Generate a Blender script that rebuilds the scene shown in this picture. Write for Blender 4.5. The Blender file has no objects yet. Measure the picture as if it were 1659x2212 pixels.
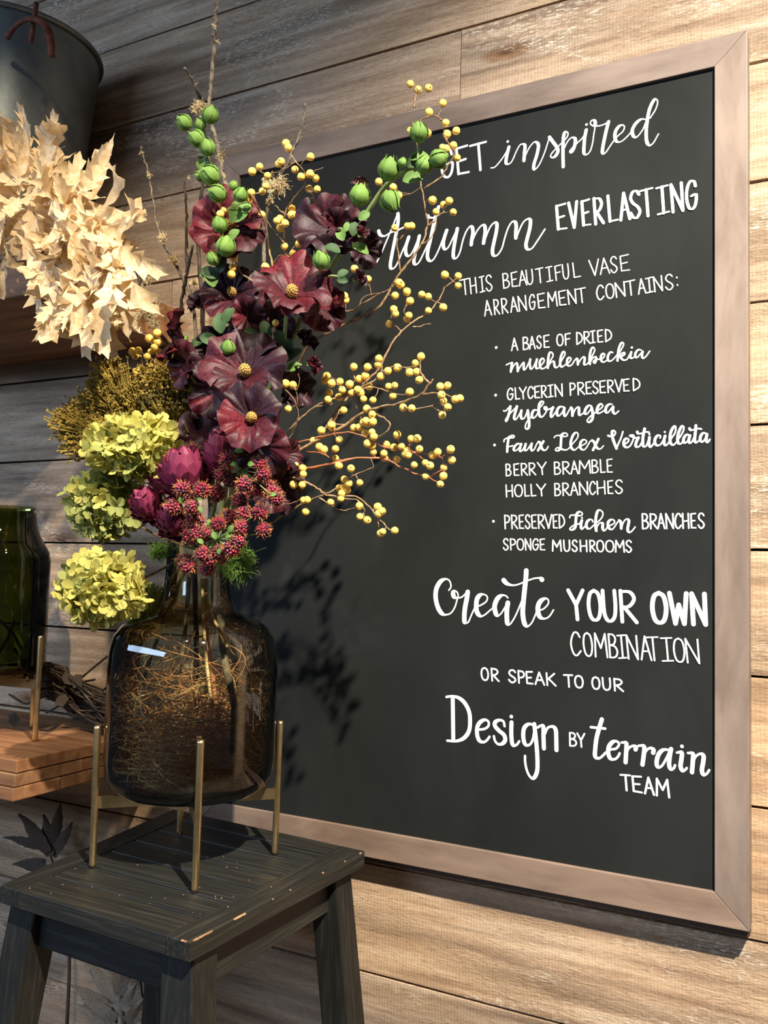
import bpy, bmesh, math, random
import numpy as np
from mathutils import Vector, Matrix
random.seed(7); RNG = np.random.default_rng(7)
S = bpy.context.scene
# ---------------------------------------------------------------- camera
CP = np.array([1.0464, -1.34736, 0.43572])
YAW, PITCH, ROLL, FPX = 0.4839, 0.0674, 0.0252, 1911.77
FW = np.array([-math.sin(YAW)*math.cos(PITCH), math.cos(YAW)*math.cos(PITCH), math.sin(PITCH)])
R0 = np.array([math.cos(YAW), math.sin(YAW), 0]); U0 = np.cross(R0, FW)
CR = math.cos(ROLL)*R0 + math.sin(ROLL)*U0
CU = -math.sin(ROLL)*R0 + math.cos(ROLL)*U0
cam = bpy.data.objects.new('camera', bpy.data.cameras.new('camera')); S.collection.objects.link(cam)
cam.matrix_world = Matrix(((CR[0], CU[0], -FW[0], CP[0]), (CR[1], CU[1], -FW[1], CP[1]), (CR[2], CU[2], -FW[2], CP[2]), (0, 0, 0, 1)))
cam.data.sensor_fit = 'VERTICAL'; cam.data.sensor_height = 36.0; cam.data.lens = 36.0*FPX/2212.0
cam.data.clip_start = 0.02; S.camera = cam
# ---------------------------------------------------------------- world, lights, exposure
W = bpy.data.worlds.new('world'); S.world = W; W.use_nodes = True
bg = W.node_tree.nodes['Background']; bg.inputs[0].default_value = (0.34, 0.42, 0.57, 1); bg.inputs[1].default_value = 0.09
def aim(o, to):
    d = Vector(to) - o.location; o.rotation_euler = d.to_track_quat('-Z', 'Y').to_euler()
def lamp(name, kind, loc, to, energy, color, **kw):
    L = bpy.data.lights.new(name, kind); L.energy = energy; L.color = color
    for k, v in kw.items(): setattr(L, k, v)
    o = bpy.data.objects.new(name, L); S.collection.objects.link(o); o.location = loc; aim(o, to); return o
lamp('ceiling_spot', 'SPOT', (1.90, -1.55, 2.30), (0.92, -0.02, 0.36), 1110, (1.0, 0.895, 0.76), spot_size=math.radians(62), spot_blend=1.0, shadow_soft_size=0.028)
lamp('ceiling_spot', 'SPOT', (0.95, -1.95, 2.30), (-0.08, -0.34, 0.84), 330, (1.0, 0.84, 0.62), spot_size=math.radians(31), spot_blend=1.0, shadow_soft_size=0.028)
lamp('window_light', 'AREA', (-1.5, -2.7, 1.25), (-0.1, 0, -0.40), 68, (0.52, 0.70, 1.0), shape='RECTANGLE', size=3.6, size_y=0.5)
S.view_settings.view_transform = 'Standard'; S.view_settings.look = 'None'
S.view_settings.exposure = 0.0; S.view_settings.gamma = 1.0; S.view_settings.use_curve_mapping = False
# ---------------------------------------------------------------- helpers
def ray(px, py): return FW + CR*(px-829.5)/FPX - CU*(py-1106)/FPX
def at(px, py, y):                       # the point of the plane Y=y seen at a photo pixel
    d = ray(px, py); return CP + d*(y-CP[1])/d[1]
def atz(px, py, z):
    d = ray(px, py); return CP + d*(z-CP[2])/d[2]
def scale_at(P): return float((np.asarray(P)-CP)@FW)/FPX     # metres per pixel
WM = {}
def tag(o, label=None, cat=None, group=None, kind=None):
    if label: o['label'] = label
    if cat: o['category'] = cat
    if group: o['group'] = group
    if kind: o['kind'] = kind
    return o
def thing(name, loc, label=None, cat=None, group=None, kind=None):
    o = bpy.data.objects.new(name, None); S.collection.objects.link(o); o.location = loc
    o.empty_display_size = 0.05; WM[o] = Matrix.Translation(Vector(loc)); return tag(o, label, cat, group, kind)
def mesh(name, V, F, mat, smooth=False, mats=None, midx=None, col=None):
    m = bpy.data.meshes.new(name); m.from_pydata([tuple(map(float, v)) for v in V], [], [tuple(map(int, f)) for f in F])
    for mm in (mats or [mat]): m.materials.append(mm)
    if midx is not None: m.polygons.foreach_set('material_index', midx)
    if smooth: m.polygons.foreach_set('use_smooth', [True]*len(m.polygons))
    m.update(); return m
def put(name, me, parent=None, M=None):
    """link mesh with world matrix M (identity = mesh already in world coordinates)"""
    o = bpy.data.objects.new(name, me); S.collection.objects.link(o)
    M = M or Matrix.Identity(4)
    if parent is not None:
        o.parent = parent; o.matrix_basis = WM[parent].inverted() @ M
    else: o.matrix_basis = M
    WM[o] = M; return o
def obj(name, VF, mat, parent=None, smooth=False, **kw):
    """mesh given in world coordinates; its origin moves to the bounding-box foot"""
    V, F = VF; V = np.asarray(V, float)
    c = (V.min(0)+V.max(0))/2; c[2] = V[:, 2].min()
    return put(name, mesh(name, V-c, F, mat, smooth, **kw), parent, Matrix.Translation(Vector(c)))
def join(L):
    V = []; F = []; n = 0
    for v, f in L:
        v = np.asarray(v, float); V.append(v); F += [tuple(i+n for i in g) for g in f]; n += len(v)
    return np.concatenate(V), F
def hexa(P):                              # 8 corners: 4 bottom (ccw), 4 top
    return np.array(P, float), [(3, 2, 1, 0), (4, 5, 6, 7), (0, 1, 5, 4), (1, 2, 6, 5), (2, 3, 7, 6), (3, 0, 4, 7)]
def box(x0, x1, y0, y1, z0, z1):
    return hexa([(x0, y0, z0), (x1, y0, z0), (x1, y1, z0), (x0, y1, z0), (x0, y0, z1), (x1, y0, z1), (x1, y1, z1), (x0, y1, z1)])
def bevel(o, w, seg=2):
    b = o.modifiers.new('bevel', 'BEVEL'); b.width = w; b.segments = seg; b.limit_method = 'ANGLE'; b.angle_limit = 0.6
    return o
def smoothpath(P, n=4):
    P = np.asarray(P, float)
    if len(P) < 3: return P
    Q = np.vstack([2*P[0]-P[1], P, 2*P[-1]-P[-2]]); out = []
    for i in range(1, len(Q)-2):
        a, b, c, d = Q[i-1], Q[i], Q[i+1], Q[i+2]
        for t in np.linspace(0, 1, n, endpoint=False):
            out.append(0.5*((2*b)+(c-a)*t+(2*a-5*b+4*c-d)*t*t+(3*b-3*c+d-a)*t**3))
    out.append(P[-1]); return np.array(out)
def tube(P, r, sides=6, cap=True):
    P = np.asarray(P, float); n = len(P); r = np.broadcast_to(r, (n,)) if np.ndim(r) < 1 or len(r) == n else np.interp(np.linspace(0, 1, n), np.linspace(0, 1, len(r)), r)
    T = np.gradient(P, axis=0); T /= np.linalg.norm(T, axis=1)[:, None]+1e-12
    ref = np.array([0, 0, 1.]) if abs(T[0][2]) < 0.9 else np.array([1., 0, 0])
    N = np.cross(T[0], ref); N /= np.linalg.norm(N); V = []; F = []
    for i in range(n):
        N = N - T[i]*(N@T[i]); N /= np.linalg.norm(N)+1e-12; B = np.cross(T[i], N)
        for k in range(sides):
            a = 2*math.pi*k/sides; V.append(P[i]+r[i]*(math.cos(a)*N+math.sin(a)*B))
    for i in range(n-1):
        for k in range(sides):
            k2 = (k+1) % sides; F.append((i*sides+k, i*sides+k2, (i+1)*sides+k2, (i+1)*sides+k))
    if cap: F.append(tuple(range(sides))[::-1]); F.append(tuple((n-1)*sides+k for k in range(sides)))
    return np.array(V), F
def lathe(prof, seg=48, c=(0, 0), capb=False, capt=False):
    V = []; F = []
    for r, z in prof:
        for k in range(seg):
            a = 2*math.pi*k/seg; V.append((c[0]+r*math.cos(a), c[1]+r*math.sin(a), z))
    for i in range(len(prof)-1):
        for k in range(seg):
            k2 = (k+1) % seg; F.append((i*seg+k, i*seg+k2, (i+1)*seg+k2, (i+1)*seg+k))
    if capb: F.append(tuple(range(seg))[::-1])
    if capt: F.append(tuple((len(prof)-1)*seg+k for k in range(seg)))
    return np.array(V), F
def basis(n, up=(0, 0, 1), roll=0.0, loc=(0, 0, 0), s=1.0):
    n = Vector(n).normalized(); u = Vector(up)
    if abs(n.dot(u)) > 0.98*u.length: u = Vector((1, 0.3, 0))
    x = u.cross(n).normalized(); y = n.cross(x)
    M = Matrix((x, y, n)).transposed().to_4x4() @ Matrix.Rotation(roll, 4, 'Z')
    return Matrix.Translation(Vector(loc)) @ M @ Matrix.Scale(s, 4)
def camdir(a, b, c): return a*CR + b*CU - c*FW     # right, up, towards the viewer
# ---------------------------------------------------------------- materials
def newmat(name):
    m = bpy.data.materials.new(name); m.use_nodes = True; nt = m.node_tree
    return m, nt, nt.nodes['Principled BSDF']
def nd(nt, t, **kw):
    n = nt.nodes.new(t)
    for k, v in kw.items():
        if k.startswith('i_'): n.inputs[k[2:].replace('_', ' ')].default_value = v
        else: setattr(n, k, v)
    return n
def ramp(nt, fac, stops):
    r = nt.nodes.new('ShaderNodeValToRGB'); e = r.color_ramp.elements
    while len(e) < len(stops): e.new(0.5)
    for el, (p, c) in zip(e, stops): el.position = p; el.color = (*c, 1)
    nt.links.new(fac, r.inputs[0]); return r.outputs[0]
def mixc(nt, f, a, b, mode='MIX'):
    n = nt.nodes.new('ShaderNodeMix'); n.data_type = 'RGBA'; n.blend_type = mode
    for i, v in ((0, f), (6, a), (7, b)):
        if hasattr(v, 'is_linked') or isinstance(v, bpy.types.NodeSocket): nt.links.new(v, n.inputs[i])
        else: n.inputs[i].default_value = v if i == 0 else (*v, 1)
    return n.outputs[2]
def noise(nt, vec, scale, detail=4, rough=0.6, dist=0.0):
    n = nd(nt, 'ShaderNodeTexNoise'); n.inputs['Scale'].default_value = scale; n.inputs['Detail'].default_value = detail
    n.inputs['Roughness'].default_value = rough; n.inputs['Distortion'].default_value = dist
    if vec is not None: nt.links.new(vec, n.inputs['Vector'])
    return n.outputs['Fac']
def mapped(nt, scale, rnd=True, rot=(0, 0, 0)):
    tc = nd(nt, 'ShaderNodeTexCoord'); mp = nd(nt, 'ShaderNodeMapping'); mp.inputs['Scale'].default_value = scale; mp.inputs['Rotation'].default_value = rot
    src = tc.outputs['Object']
    if rnd:
        oi = nd(nt, 'ShaderNodeObjectInfo'); mu = nd(nt, 'ShaderNodeMath', operation='MULTIPLY'); mu.inputs[1].default_value = 37.0
        nt.links.new(oi.outputs['Random'], mu.inputs[0]); ad = nd(nt, 'ShaderNodeVectorMath', operation='ADD')
        nt.links.new(src, ad.inputs[0]); nt.links.new(mu.outputs[0], ad.inputs[1]); src = ad.outputs[0]
    nt.links.new(src, mp.inputs[0]); return mp.outputs[0]
def bump(nt, b, h, strength, dist=0.002):
    n = nd(nt, 'ShaderNodeBump'); n.inputs['Strength'].default_value = strength; n.inputs['Distance'].default_value = dist
    nt.links.new(h, n.inputs['Height']); nt.links.new(n.outputs[0], b.inputs['Normal']); return n
def plain(name, col, rough=0.6, metal=0.0, var=0.0, vscale=20, spec=0.5, bmp=0.0, col2=None, rnd=0.0):
    m, nt, b = newmat(name); b.inputs['Roughness'].default_value = rough; b.inputs['Metallic'].default_value = metal
    b.inputs['Specular IOR Level'].default_value = spec; b.inputs['Base Color'].default_value = (*col, 1)
    if var or col2:
        v = mapped(nt, (1, 1, 1)); f = noise(nt, v, vscale)
        c2 = col2 or tuple(min(1, c*(1+var)) for c in col); c1 = col if col2 else tuple(c*(1-var) for c in col)
        out = ramp(nt, f, [(0.35, c1), (0.65, c2)])
        if rnd:
            oi = nd(nt, 'ShaderNodeObjectInfo'); mr = nd(nt, 'ShaderNodeMapRange'); mr.inputs[3].default_value = 1-rnd; mr.inputs[4].default_value = 1+rnd
            nt.links.new(oi.outputs['Random'], mr.inputs[0]); cb = nd(nt, 'ShaderNodeCombineColor')
            for i in range(3): nt.links.new(mr.outputs[0], cb.inputs[i])
            out = mixc(nt, 1.0, out, cb.outputs[0], 'MULTIPLY')
        nt.links.new(out, b.inputs['Base Color'])
        if bmp: bump(nt, b, f, bmp)
    return m
def thin(name, col, col2, transl=0.4, rough=0.6, vscale=25, rnd=0.15, vein=0.0, spec=0.3, aniso=(1, 1, 1)):
    m = plain(name, col, rough, 0, 0, vscale, spec, 0.25, col2, rnd); nt = m.node_tree; b = nt.nodes['Principled BSDF']
    lk = b.inputs['Base Color'].links[0].from_socket
    if vein:
        v = mapped(nt, aniso, rnd=False); w = noise(nt, v, 30, 3); lk2 = ramp(nt, w, [(0.4, (1-vein,)*3), (0.6, (1, 1, 1))])
        lk = mixc(nt, 1.0, lk, lk2, 'MULTIPLY'); nt.links.new(lk, b.inputs['Base Color'])
    t = nd(nt, 'ShaderNodeBsdfTranslucent'); nt.links.new(lk, t.inputs[0]); mx = nd(nt, 'ShaderNodeMixShader'); mx.inputs[0].default_value = transl
    nt.links.new(b.outputs[0], mx.inputs[1]); nt.links.new(t.outputs[0], mx.inputs[2]); nt.links.new(mx.outputs[0], nt.nodes['Material Output'].inputs[0]); return m
def wood(name, cols, grain=(1.2, 18, 18), rough=0.65, knots=0.0, saw=0.0, bmp=0.35, scrape=None, var=0.25, rings=4.0, spec=0.3):
    """cols: dark, mid, light. grain runs along X of the object space"""
    m, nt, b = newmat(name); b.inputs['Roughness'].default_value = rough; b.inputs['Specular IOR Level'].default_value = spec
    v = mapped(nt, grain); f1 = noise(nt, v, 3.0, 6, 0.62, 0.4)
    v2 = mapped(nt, (grain[0]*0.35, grain[1]*0.3, grain[2]*0.3)); f2 = noise(nt, v2, rings, 3, 0.5, 1.2)
    c = ramp(nt, f1, [(0.28, cols[0]), (0.5, cols[1]), (0.72, cols[2])])
    c = mixc(nt, 1.0, c, ramp(nt, f2, [(0.35, (1-var,)*3), (0.65, (1+var*0.4,)*3)]), 'MULTIPLY')
    oi = nd(nt, 'ShaderNodeObjectInfo'); rr = ramp(nt, oi.outputs['Random'], [(0, (0.80, 0.78, 0.77)), (0.5, (1.0, 0.96, 0.91)), (1, (1.15, 1.02, 0.88))])
    c = mixc(nt, 1.0, c, rr, 'MULTIPLY'); h = f1
    if knots:
        vk = mapped(nt, (1.35, 1, 4.3)); sx = nd(nt, 'ShaderNodeSeparateXYZ'); nt.links.new(vk, sx.inputs[0]); cx = nd(nt, 'ShaderNodeCombineXYZ'); nt.links.new(sx.outputs[0], cx.inputs[0]); nt.links.new(sx.outputs[2], cx.inputs[1])
        vo = nd(nt, 'ShaderNodeTexVoronoi', voronoi_dimensions='2D'); vo.inputs['Scale'].default_value = 1.0; nt.links.new(cx.outputs[0], vo.inputs['Vector'])
        kf = ramp(nt, vo.outputs['Distance'], [(0.0, (0.16, 0.08, 0.05)), (0.018, (0.38, 0.22, 0.14)), (0.036, (0.72, 0.50, 0.36)), (0.050, (0.62, 0.50, 0.40)), (0.075, (1, 1, 1))])
        c = mixc(nt, knots, c, kf, 'MULTIPLY')
    if saw:
        vr = mapped(nt, (75, 75, 340)); fr = noise(nt, vr, 1.0, 4, 0.7, 0.6)
        vl = mapped(nt, (3, 3, 6)); fl_ = noise(nt, vl, 1.3, 2, 0.5); am = ramp(nt, fl_, [(0.40, (0.25,)*3), (0.62, (1, 1, 1))])
        hh = mixc(nt, 1.0, am, fr, 'MULTIPLY'); hb = nd(nt, 'ShaderNodeRGBToBW'); nt.links.new(hh, hb.inputs[0])
        wv = nd(nt, 'ShaderNodeTexWave'); wv.bands_direction = 'X'; wv.inputs['Scale'].default_value = 55; wv.inputs['Distortion'].default_value = 5.0; nt.links.new(mapped(nt, (1, 1, 0.35)), wv.inputs['Vector'])
        ws_ = nd(nt, 'ShaderNodeMath', operation='MULTIPLY'); ws_.inputs[1].default_value = 0.07; nt.links.new(wv.outputs['Fac'], ws_.inputs[0])
        a1 = nd(nt, 'ShaderNodeMath', operation='ADD'); nt.links.new(hb.outputs[0], a1.inputs[0]); nt.links.new(ws_.outputs[0], a1.inputs[1])
        a2 = nd(nt, 'ShaderNodeMath', operation='MULTIPLY_ADD'); a2.inputs[1].default_value = 0.5; nt.links.new(f1, a2.inputs[0]); nt.links.new(a1.outputs[0], a2.inputs[2]); h = a2.outputs[0]
        c = mixc(nt, 1.0, c, ramp(nt, fr, [(0.30, (0.72, 0.68, 0.64)), (0.48, (1, 1, 1)), (0.66, (1.12, 1.10, 1.06))]), 'MULTIPLY')
        if scrape:
            vp = mapped(nt, (2.2, 2.2, 6)); fp = noise(nt, vp, 1.5, 3, 0.6, 0.8)
            k = mixc(nt, 1.0, ramp(nt, fp, [(0.54, (0, 0, 0)), (0.62, (0.9,)*3)]), ramp(nt, fr, [(0.53, (0, 0, 0)), (0.60, (1, 1, 1))]), 'MULTIPLY')
            bw = nd(nt, 'ShaderNodeRGBToBW'); nt.links.new(k, bw.inputs[0]); c = mixc(nt, bw.outputs[0], c, scrape)
    nt.links.new(c, b.inputs['Base Color']); bump(nt, b, h, bmp, 0.004 if saw else 0.002); return m
def glass(name, face, edge, rough=0.03, tintpow=0.55, refl=1.0):
    """thin blown glass: tinted transmission, darker at grazing angles where the wall is seen edge on, and a clear coat of reflections"""
    m = bpy.data.materials.new(name); m.use_nodes = True; nt = m.node_tree; nt.nodes.remove(nt.nodes['Principled BSDF'])
    lw = nd(nt, 'ShaderNodeLayerWeight'); lw.inputs[0].default_value = tintpow
    c = ramp(nt, lw.outputs['Facing'], [(0.0, face), (0.55, tuple(f*0.85+e*0.15 for f, e in zip(face, edge))), (0.9, edge), (1.0, tuple(e*0.5 for e in edge))])
    tr = nd(nt, 'ShaderNodeBsdfTransparent'); nt.links.new(c, tr.inputs[0]); gl = nd(nt, 'ShaderNodeBsdfGlossy'); gl.inputs['Roughness'].default_value = rough
    fr = nd(nt, 'ShaderNodeFresnel'); fr.inputs[0].default_value = 1.5; mu = nd(nt, 'ShaderNodeMath', operation='MULTIPLY'); mu.inputs[1].default_value = refl
    nt.links.new(fr.outputs[0], mu.inputs[0]); mx = nd(nt, 'ShaderNodeMixShader'); nt.links.new(mu.outputs[0], mx.inputs[0])
    nt.links.new(tr.outputs[0], mx.inputs[1]); nt.links.new(gl.outputs[0], mx.inputs[2]); nt.links.new(mx.outputs[0], nt.nodes['Material Output'].inputs[0]); return m
M_plank = wood('weathered_plank', [(0.255, 0.175, 0.118), (0.43, 0.325, 0.228), (0.57, 0.465, 0.350)], knots=0.9, saw=1, bmp=0.75, scrape=(0.66, 0.58, 0.47), var=0.35)
M_frame = wood('taupe_frame_wood', [(0.148, 0.114, 0.095), (0.215, 0.171, 0.146), (0.272, 0.222, 0.192)], grain=(2.0, 9, 9), rough=0.55, bmp=0.15, var=0.22, rings=3)
M_shelf = wood('fir_shelf_wood', [(0.15, 0.072, 0.035), (0.265, 0.135, 0.066), (0.37, 0.205, 0.10)], grain=(1.2, 14, 14), rough=0.6, knots=0.7, bmp=0.3)
M_black = wood('worn_black_paint', [(0.008, 0.0088, 0.0085), (0.015, 0.016, 0.0145), (0.048, 0.049, 0.038)], grain=(2.0, 55, 55), rough=0.55, bmp=0.35, var=0.35, spec=0.45)
M_blacky = wood('worn_black_paint_side', [(0.008, 0.0088, 0.0085), (0.015, 0.016, 0.0145), (0.044, 0.045, 0.035)], grain=(55, 2, 55), rough=0.55, bmp=0.35, var=0.35, spec=0.45)
M_blackv = wood('worn_black_paint_upright', [(0.007, 0.0078, 0.0075), (0.012, 0.013, 0.012), (0.030, 0.031, 0.026)], grain=(50, 50, 2), rough=0.55, bmp=0.3, var=0.3, spec=0.4)
def board_mat():
    m, nt, b = newmat('chalkboard'); v = mapped(nt, (2, 2, 1.2), rnd=False); f = noise(nt, v, 2.2, 4, 0.6, 0.5)
    nt.links.new(ramp(nt, f, [(0.35, (0.0125, 0.0142, 0.0138)), (0.65, (0.0185, 0.0205, 0.0195))]), b.inputs['Base Color'])
    b.inputs['Roughness'].default_value = 0.7; b.inputs['Specular IOR Level'].default_value = 0.09
    g = noise(nt, mapped(nt, (1, 1, 1), rnd=False), 900, 2); bump(nt, b, g, 0.08, 0.0006); return m
M_board = board_mat()
M_chalk = plain('white_chalk_paint', (0.88, 0.88, 0.86), 0.7)
M_dark = plain('dark_recess', (0.03, 0.022, 0.017), 0.9)
M_lip = wood('shade_dark_edge', [(0.05, 0.035, 0.025), (0.075, 0.052, 0.038), (0.10, 0.07, 0.05)])  # backing strip wood, its brown darkened to paint in the shade below the frame
M_brass = plain('brass', (0.80, 0.58, 0.28), 0.32, 1.0, 0.12, 60)
M_steel = plain('galvanised_steel', (0.20, 0.225, 0.22), 0.42, 0.75, vscale=14, col2=(0.30, 0.33, 0.32), bmp=0.15)
M_rust = plain('rusty_iron', (0.10, 0.035, 0.02), 0.85, 0.2, 0.4, 90, bmp=0.4)
M_vase = glass('smoke_glass', (0.955, 0.96, 0.88), (0.26, 0.28, 0.15), refl=1.5)
M_vbase = glass('thick_smoke_glass', (0.30, 0.30, 0.20), (0.02, 0.02, 0.012), refl=1.0)
M_green = glass('green_bottle_glass', (0.44, 0.47, 0.22), (0.05, 0.065, 0.02), refl=1.0)
M_berry = plain('yellow_berry', (0.80, 0.48, 0.06), 0.34, 0, 0, 30, 0.45, 0, (0.90, 0.64, 0.18), 0.10)
M_tip = plain('berry_tip', (0.05, 0.025, 0.01), 0.8)
M_twig = plain('brown_twig', (0.17, 0.085, 0.04), 0.75, 0, 0, 120, 0.3, 0.4, (0.36, 0.26, 0.14), 0.1)
M_bark = plain('lichen_bark', (0.06, 0.048, 0.038), 0.85, 0, 0, 70, 0.3, 0.8, (0.27, 0.225, 0.17), 0.1)
M_bark2 = plain('black_bark', (0.018, 0.014, 0.012), 0.8, 0, 0, 60, 0.3, 0.6, (0.07, 0.055, 0.045), 0.1)
M_lichen = plain('pale_lichen', (0.40, 0.31, 0.16), 0.9, 0, 0, 90, 0.2, 0.2, (0.66, 0.54, 0.33), 0.1)
M_petal = thin('burgundy_petal', (0.031, 0.006, 0.011), (0.105, 0.013, 0.024), 0.20, 0.5, 14, 0.25, 0.35, 0.35, (0.6, 0.6, 1))
M_petalr = thin('crimson_petal', (0.078, 0.008, 0.015), (0.195, 0.019, 0.031), 0.25, 0.5, 14, 0.2, 0.35, 0.35, (0.6, 0.6, 1))
M_petald = thin('plum_petal', (0.015, 0.005, 0.010), (0.045, 0.009, 0.019), 0.15, 0.5, 14, 0.2, 0.3, 0.35, (0.6, 0.6, 1))
M_pollen = plain('yellow_pollen', (0.62, 0.33, 0.07), 0.85, 0, 0, 300, 0.2, 0.8, (0.85, 0.60, 0.20))
M_bud = thin('green_bud', (0.085, 0.19, 0.03), (0.215, 0.36, 0.08), 0.12, 0.6, 40, 0.12)
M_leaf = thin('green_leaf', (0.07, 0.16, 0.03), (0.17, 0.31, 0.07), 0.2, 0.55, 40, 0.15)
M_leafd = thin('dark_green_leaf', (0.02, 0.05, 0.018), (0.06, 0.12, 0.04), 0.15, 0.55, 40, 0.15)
M_stem = plain('green_stem', (0.13, 0.19, 0.05), 0.6, 0, 0, 80, 0.3, 0.2, (0.26, 0.33, 0.12))
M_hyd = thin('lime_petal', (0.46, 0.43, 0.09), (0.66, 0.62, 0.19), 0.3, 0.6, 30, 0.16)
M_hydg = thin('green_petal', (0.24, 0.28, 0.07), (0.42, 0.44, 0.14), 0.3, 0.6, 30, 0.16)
M_arti = plain('magenta_bract', (0.12, 0.014, 0.042), 0.5, 0, 0, 40, 0.3, 0.2, (0.26, 0.034, 0.085), 0.2)
M_drup = plain('bramble_red', (0.17, 0.012, 0.03), 0.3, 0, 0, 160, 0.5, 0, (0.36, 0.04, 0.065), 0.2)
M_drupd = plain('bramble_dark', (0.035, 0.014, 0.022), 0.3, 0, 0, 160, 0.5, 0, (0.09, 0.03, 0.04), 0.2)
M_husk = plain('amber_husk', (0.45, 0.15, 0.05), 0.8, 0, 0, 90, 0.3, 0.2, (0.62, 0.30, 0.11), 0.2)
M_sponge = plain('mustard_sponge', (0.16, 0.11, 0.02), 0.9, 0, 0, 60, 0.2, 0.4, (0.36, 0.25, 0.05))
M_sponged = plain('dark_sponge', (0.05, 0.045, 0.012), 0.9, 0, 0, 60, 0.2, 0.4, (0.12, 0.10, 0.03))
M_moss = plain('green_moss', (0.06, 0.13, 0.02), 0.8, 0, 0, 90, 0.2, 0.2, (0.20, 0.33, 0.06))
M_wire = plain('brown_vine', (0.20, 0.085, 0.035), 0.6, 0, 0, 90, 0.4, 0.1, (0.48, 0.24, 0.11), 0.2)
M_straw = plain('pale_stem', (0.50, 0.34, 0.16), 0.6, 0, 0, 50, 0.4, 0.2, (0.70, 0.52, 0.28))
M_redst = plain('red_brown_stem', (0.30, 0.10, 0.04), 0.6, 0, 0, 50, 0.4, 0.2, (0.45, 0.18, 0.08))
M_oak = thin('bleached_oak_leaf', (0.78, 0.56, 0.29), (0.94, 0.80, 0.56), 0.32, 0.6, 12, 0.10, 0.06)
M_dry = thin('grey_dried_leaf', (0.27, 0.22, 0.17), (0.42, 0.36, 0.28), 0.1, 0.8, 30, 0.1)
M_dryd = thin('dark_dried_leaf', (0.06, 0.045, 0.035), (0.10, 0.075, 0.055), 0.05, 0.8, 30, 0.1)
M_wreath = plain('dark_twigs', (0.030, 0.021, 0.016), 0.8, 0, 0, 60, 0.3, 0.3, (0.085, 0.06, 0.04))
M_cable = plain('black_cable', (0.012, 0.012, 0.012), 0.5)
M_floor = wood('grey_floor_boards', [(0.10, 0.085, 0.07), (0.16, 0.135, 0.11), (0.22, 0.19, 0.16)])
# ---------------------------------------------------------------- setting: plank wall and floor
FLOOR = -0.66
WY = 0.036
wall = obj('wall_back', box(-3.2, 3.0, WY+0.022, WY+0.12, FLOOR, 2.44), M_dark); tag(wall, kind='structure')
seams = [1.5762, 1.3942, 1.2114, 1.0280, 0.8460, 0.6640, 0.4812, 0.2990, 0.1162, -0.0683, -0.2504, -0.4325, -0.6150]
zs = [2.42, 2.2995, 2.1185, 1.9375, 1.7570] + seams + [FLOOR]
joints = {8: [-0.19], 6: [0.45], 11: [-1.1], 4: [0.9], 14: [1.5], 3: [-0.9], 12: [0.6], 16: [-1.4], 5: [-0.62], 9: [-1.25]}
for i in range(len(zs)-1):
    z1, z0 = zs[i], zs[i+1]; xs = [-3.2] + joints.get(i, []) + [3.0]
    for a, b in zip(xs[:-1], xs[1:]):
        g = 0.0022; dy = random.uniform(-0.0012, 0.0012)
        n = 26; X = np.linspace(a+0.0008, b-0.0008, n); e0 = z0+g+RNG.normal(0, 0.0004, n); e1 = z1-g+RNG.normal(0, 0.0004, n)
        V = []; F = []
        for k in range(n): V += [(X[k], WY+dy, e0[k]), (X[k], WY+dy, e1[k]), (X[k], WY+0.021, e1[k]), (X[k], WY+0.021, e0[k])]
        for k in range(n-1):
            o = 4*k
            for q in range(4): F.append((o+q, o+(q+1) % 4, o+4+(q+1) % 4, o+4+q))
        F += [(3, 2, 1, 0), (4*n-4, 4*n-3, 4*n-2, 4*n-1)]
        obj('plank', (V, F), M_plank, wall)
fl = obj('floor', box(-3.2, 3.0, -3.4, WY+0.12, FLOOR-0.05, FLOOR), M_floor); tag(fl, kind='structure')
# ---------------------------------------------------------------- chalkboard
BW, BH, FRW = 0.8761, 1.2, 0.0456
cb = thing('chalkboard', (BW/2, 0, -FRW), 'large black chalkboard with white hand lettering in a taupe wooden frame on the wall', 'chalkboard')
obj('board_panel', box(-0.004, BW+0.004, 0.006, 0.016, -0.004, BH+0.004), M_board, cb)
def rail(name, q, vertical):
    # q: four (x,z) corners; a slight bevel towards the board
    V = [(x, 0.0, z) for x, z in q] + [(x, 0.033, z) for x, z in q]
    V = np.array(V); V[:, :] = V
    c = V.mean(0); V = V-c
    if vertical:                       # the mesh is laid along X and the object is turned, so the grain follows the rail
        Rm = Matrix.Rotation(math.pi/2, 4, 'Y'); V = np.array([Rm.inverted() @ Vector(v) for v in V])
    else: Rm = Matrix.Identity(4)
    F = [(0, 1, 2, 3), (7, 6, 5, 4), (0, 4, 5, 1), (1, 5, 6, 2), (2, 6, 7, 3), (3, 7, 4, 0)]
    o = put(name, mesh(name, V, F, M_frame), cb, Matrix.Translation(Vector(c)) @ Rm); bm = bmesh.new(); bm.from_mesh(o.data)
    bmesh.ops.recalc_face_normals(bm, faces=bm.faces); bm.to_mesh(o.data); bm.free(); return bevel(o, 0.0012)
a, b, w = BW, BH, FRW
rail('frame_rail', [(-w, -w), (a+w, -w), (a, 0), (0, 0)], False)
rail('frame_rail', [(0, b), (a, b), (a+w, b+w), (-w, b+w)], False)
rail('frame_rail', [(-w, -w), (0, 0), (0, b), (-w, b+w)], True)
rail('frame_rail', [(a, 0), (a+w, -w), (a+w, b+w), (a, b)], True)
obj('backing_strip', box(-w+0.002, a+w-0.001, 0.010, 0.0345, -w-0.010, -w+0.002), M_lip, cb)
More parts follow.
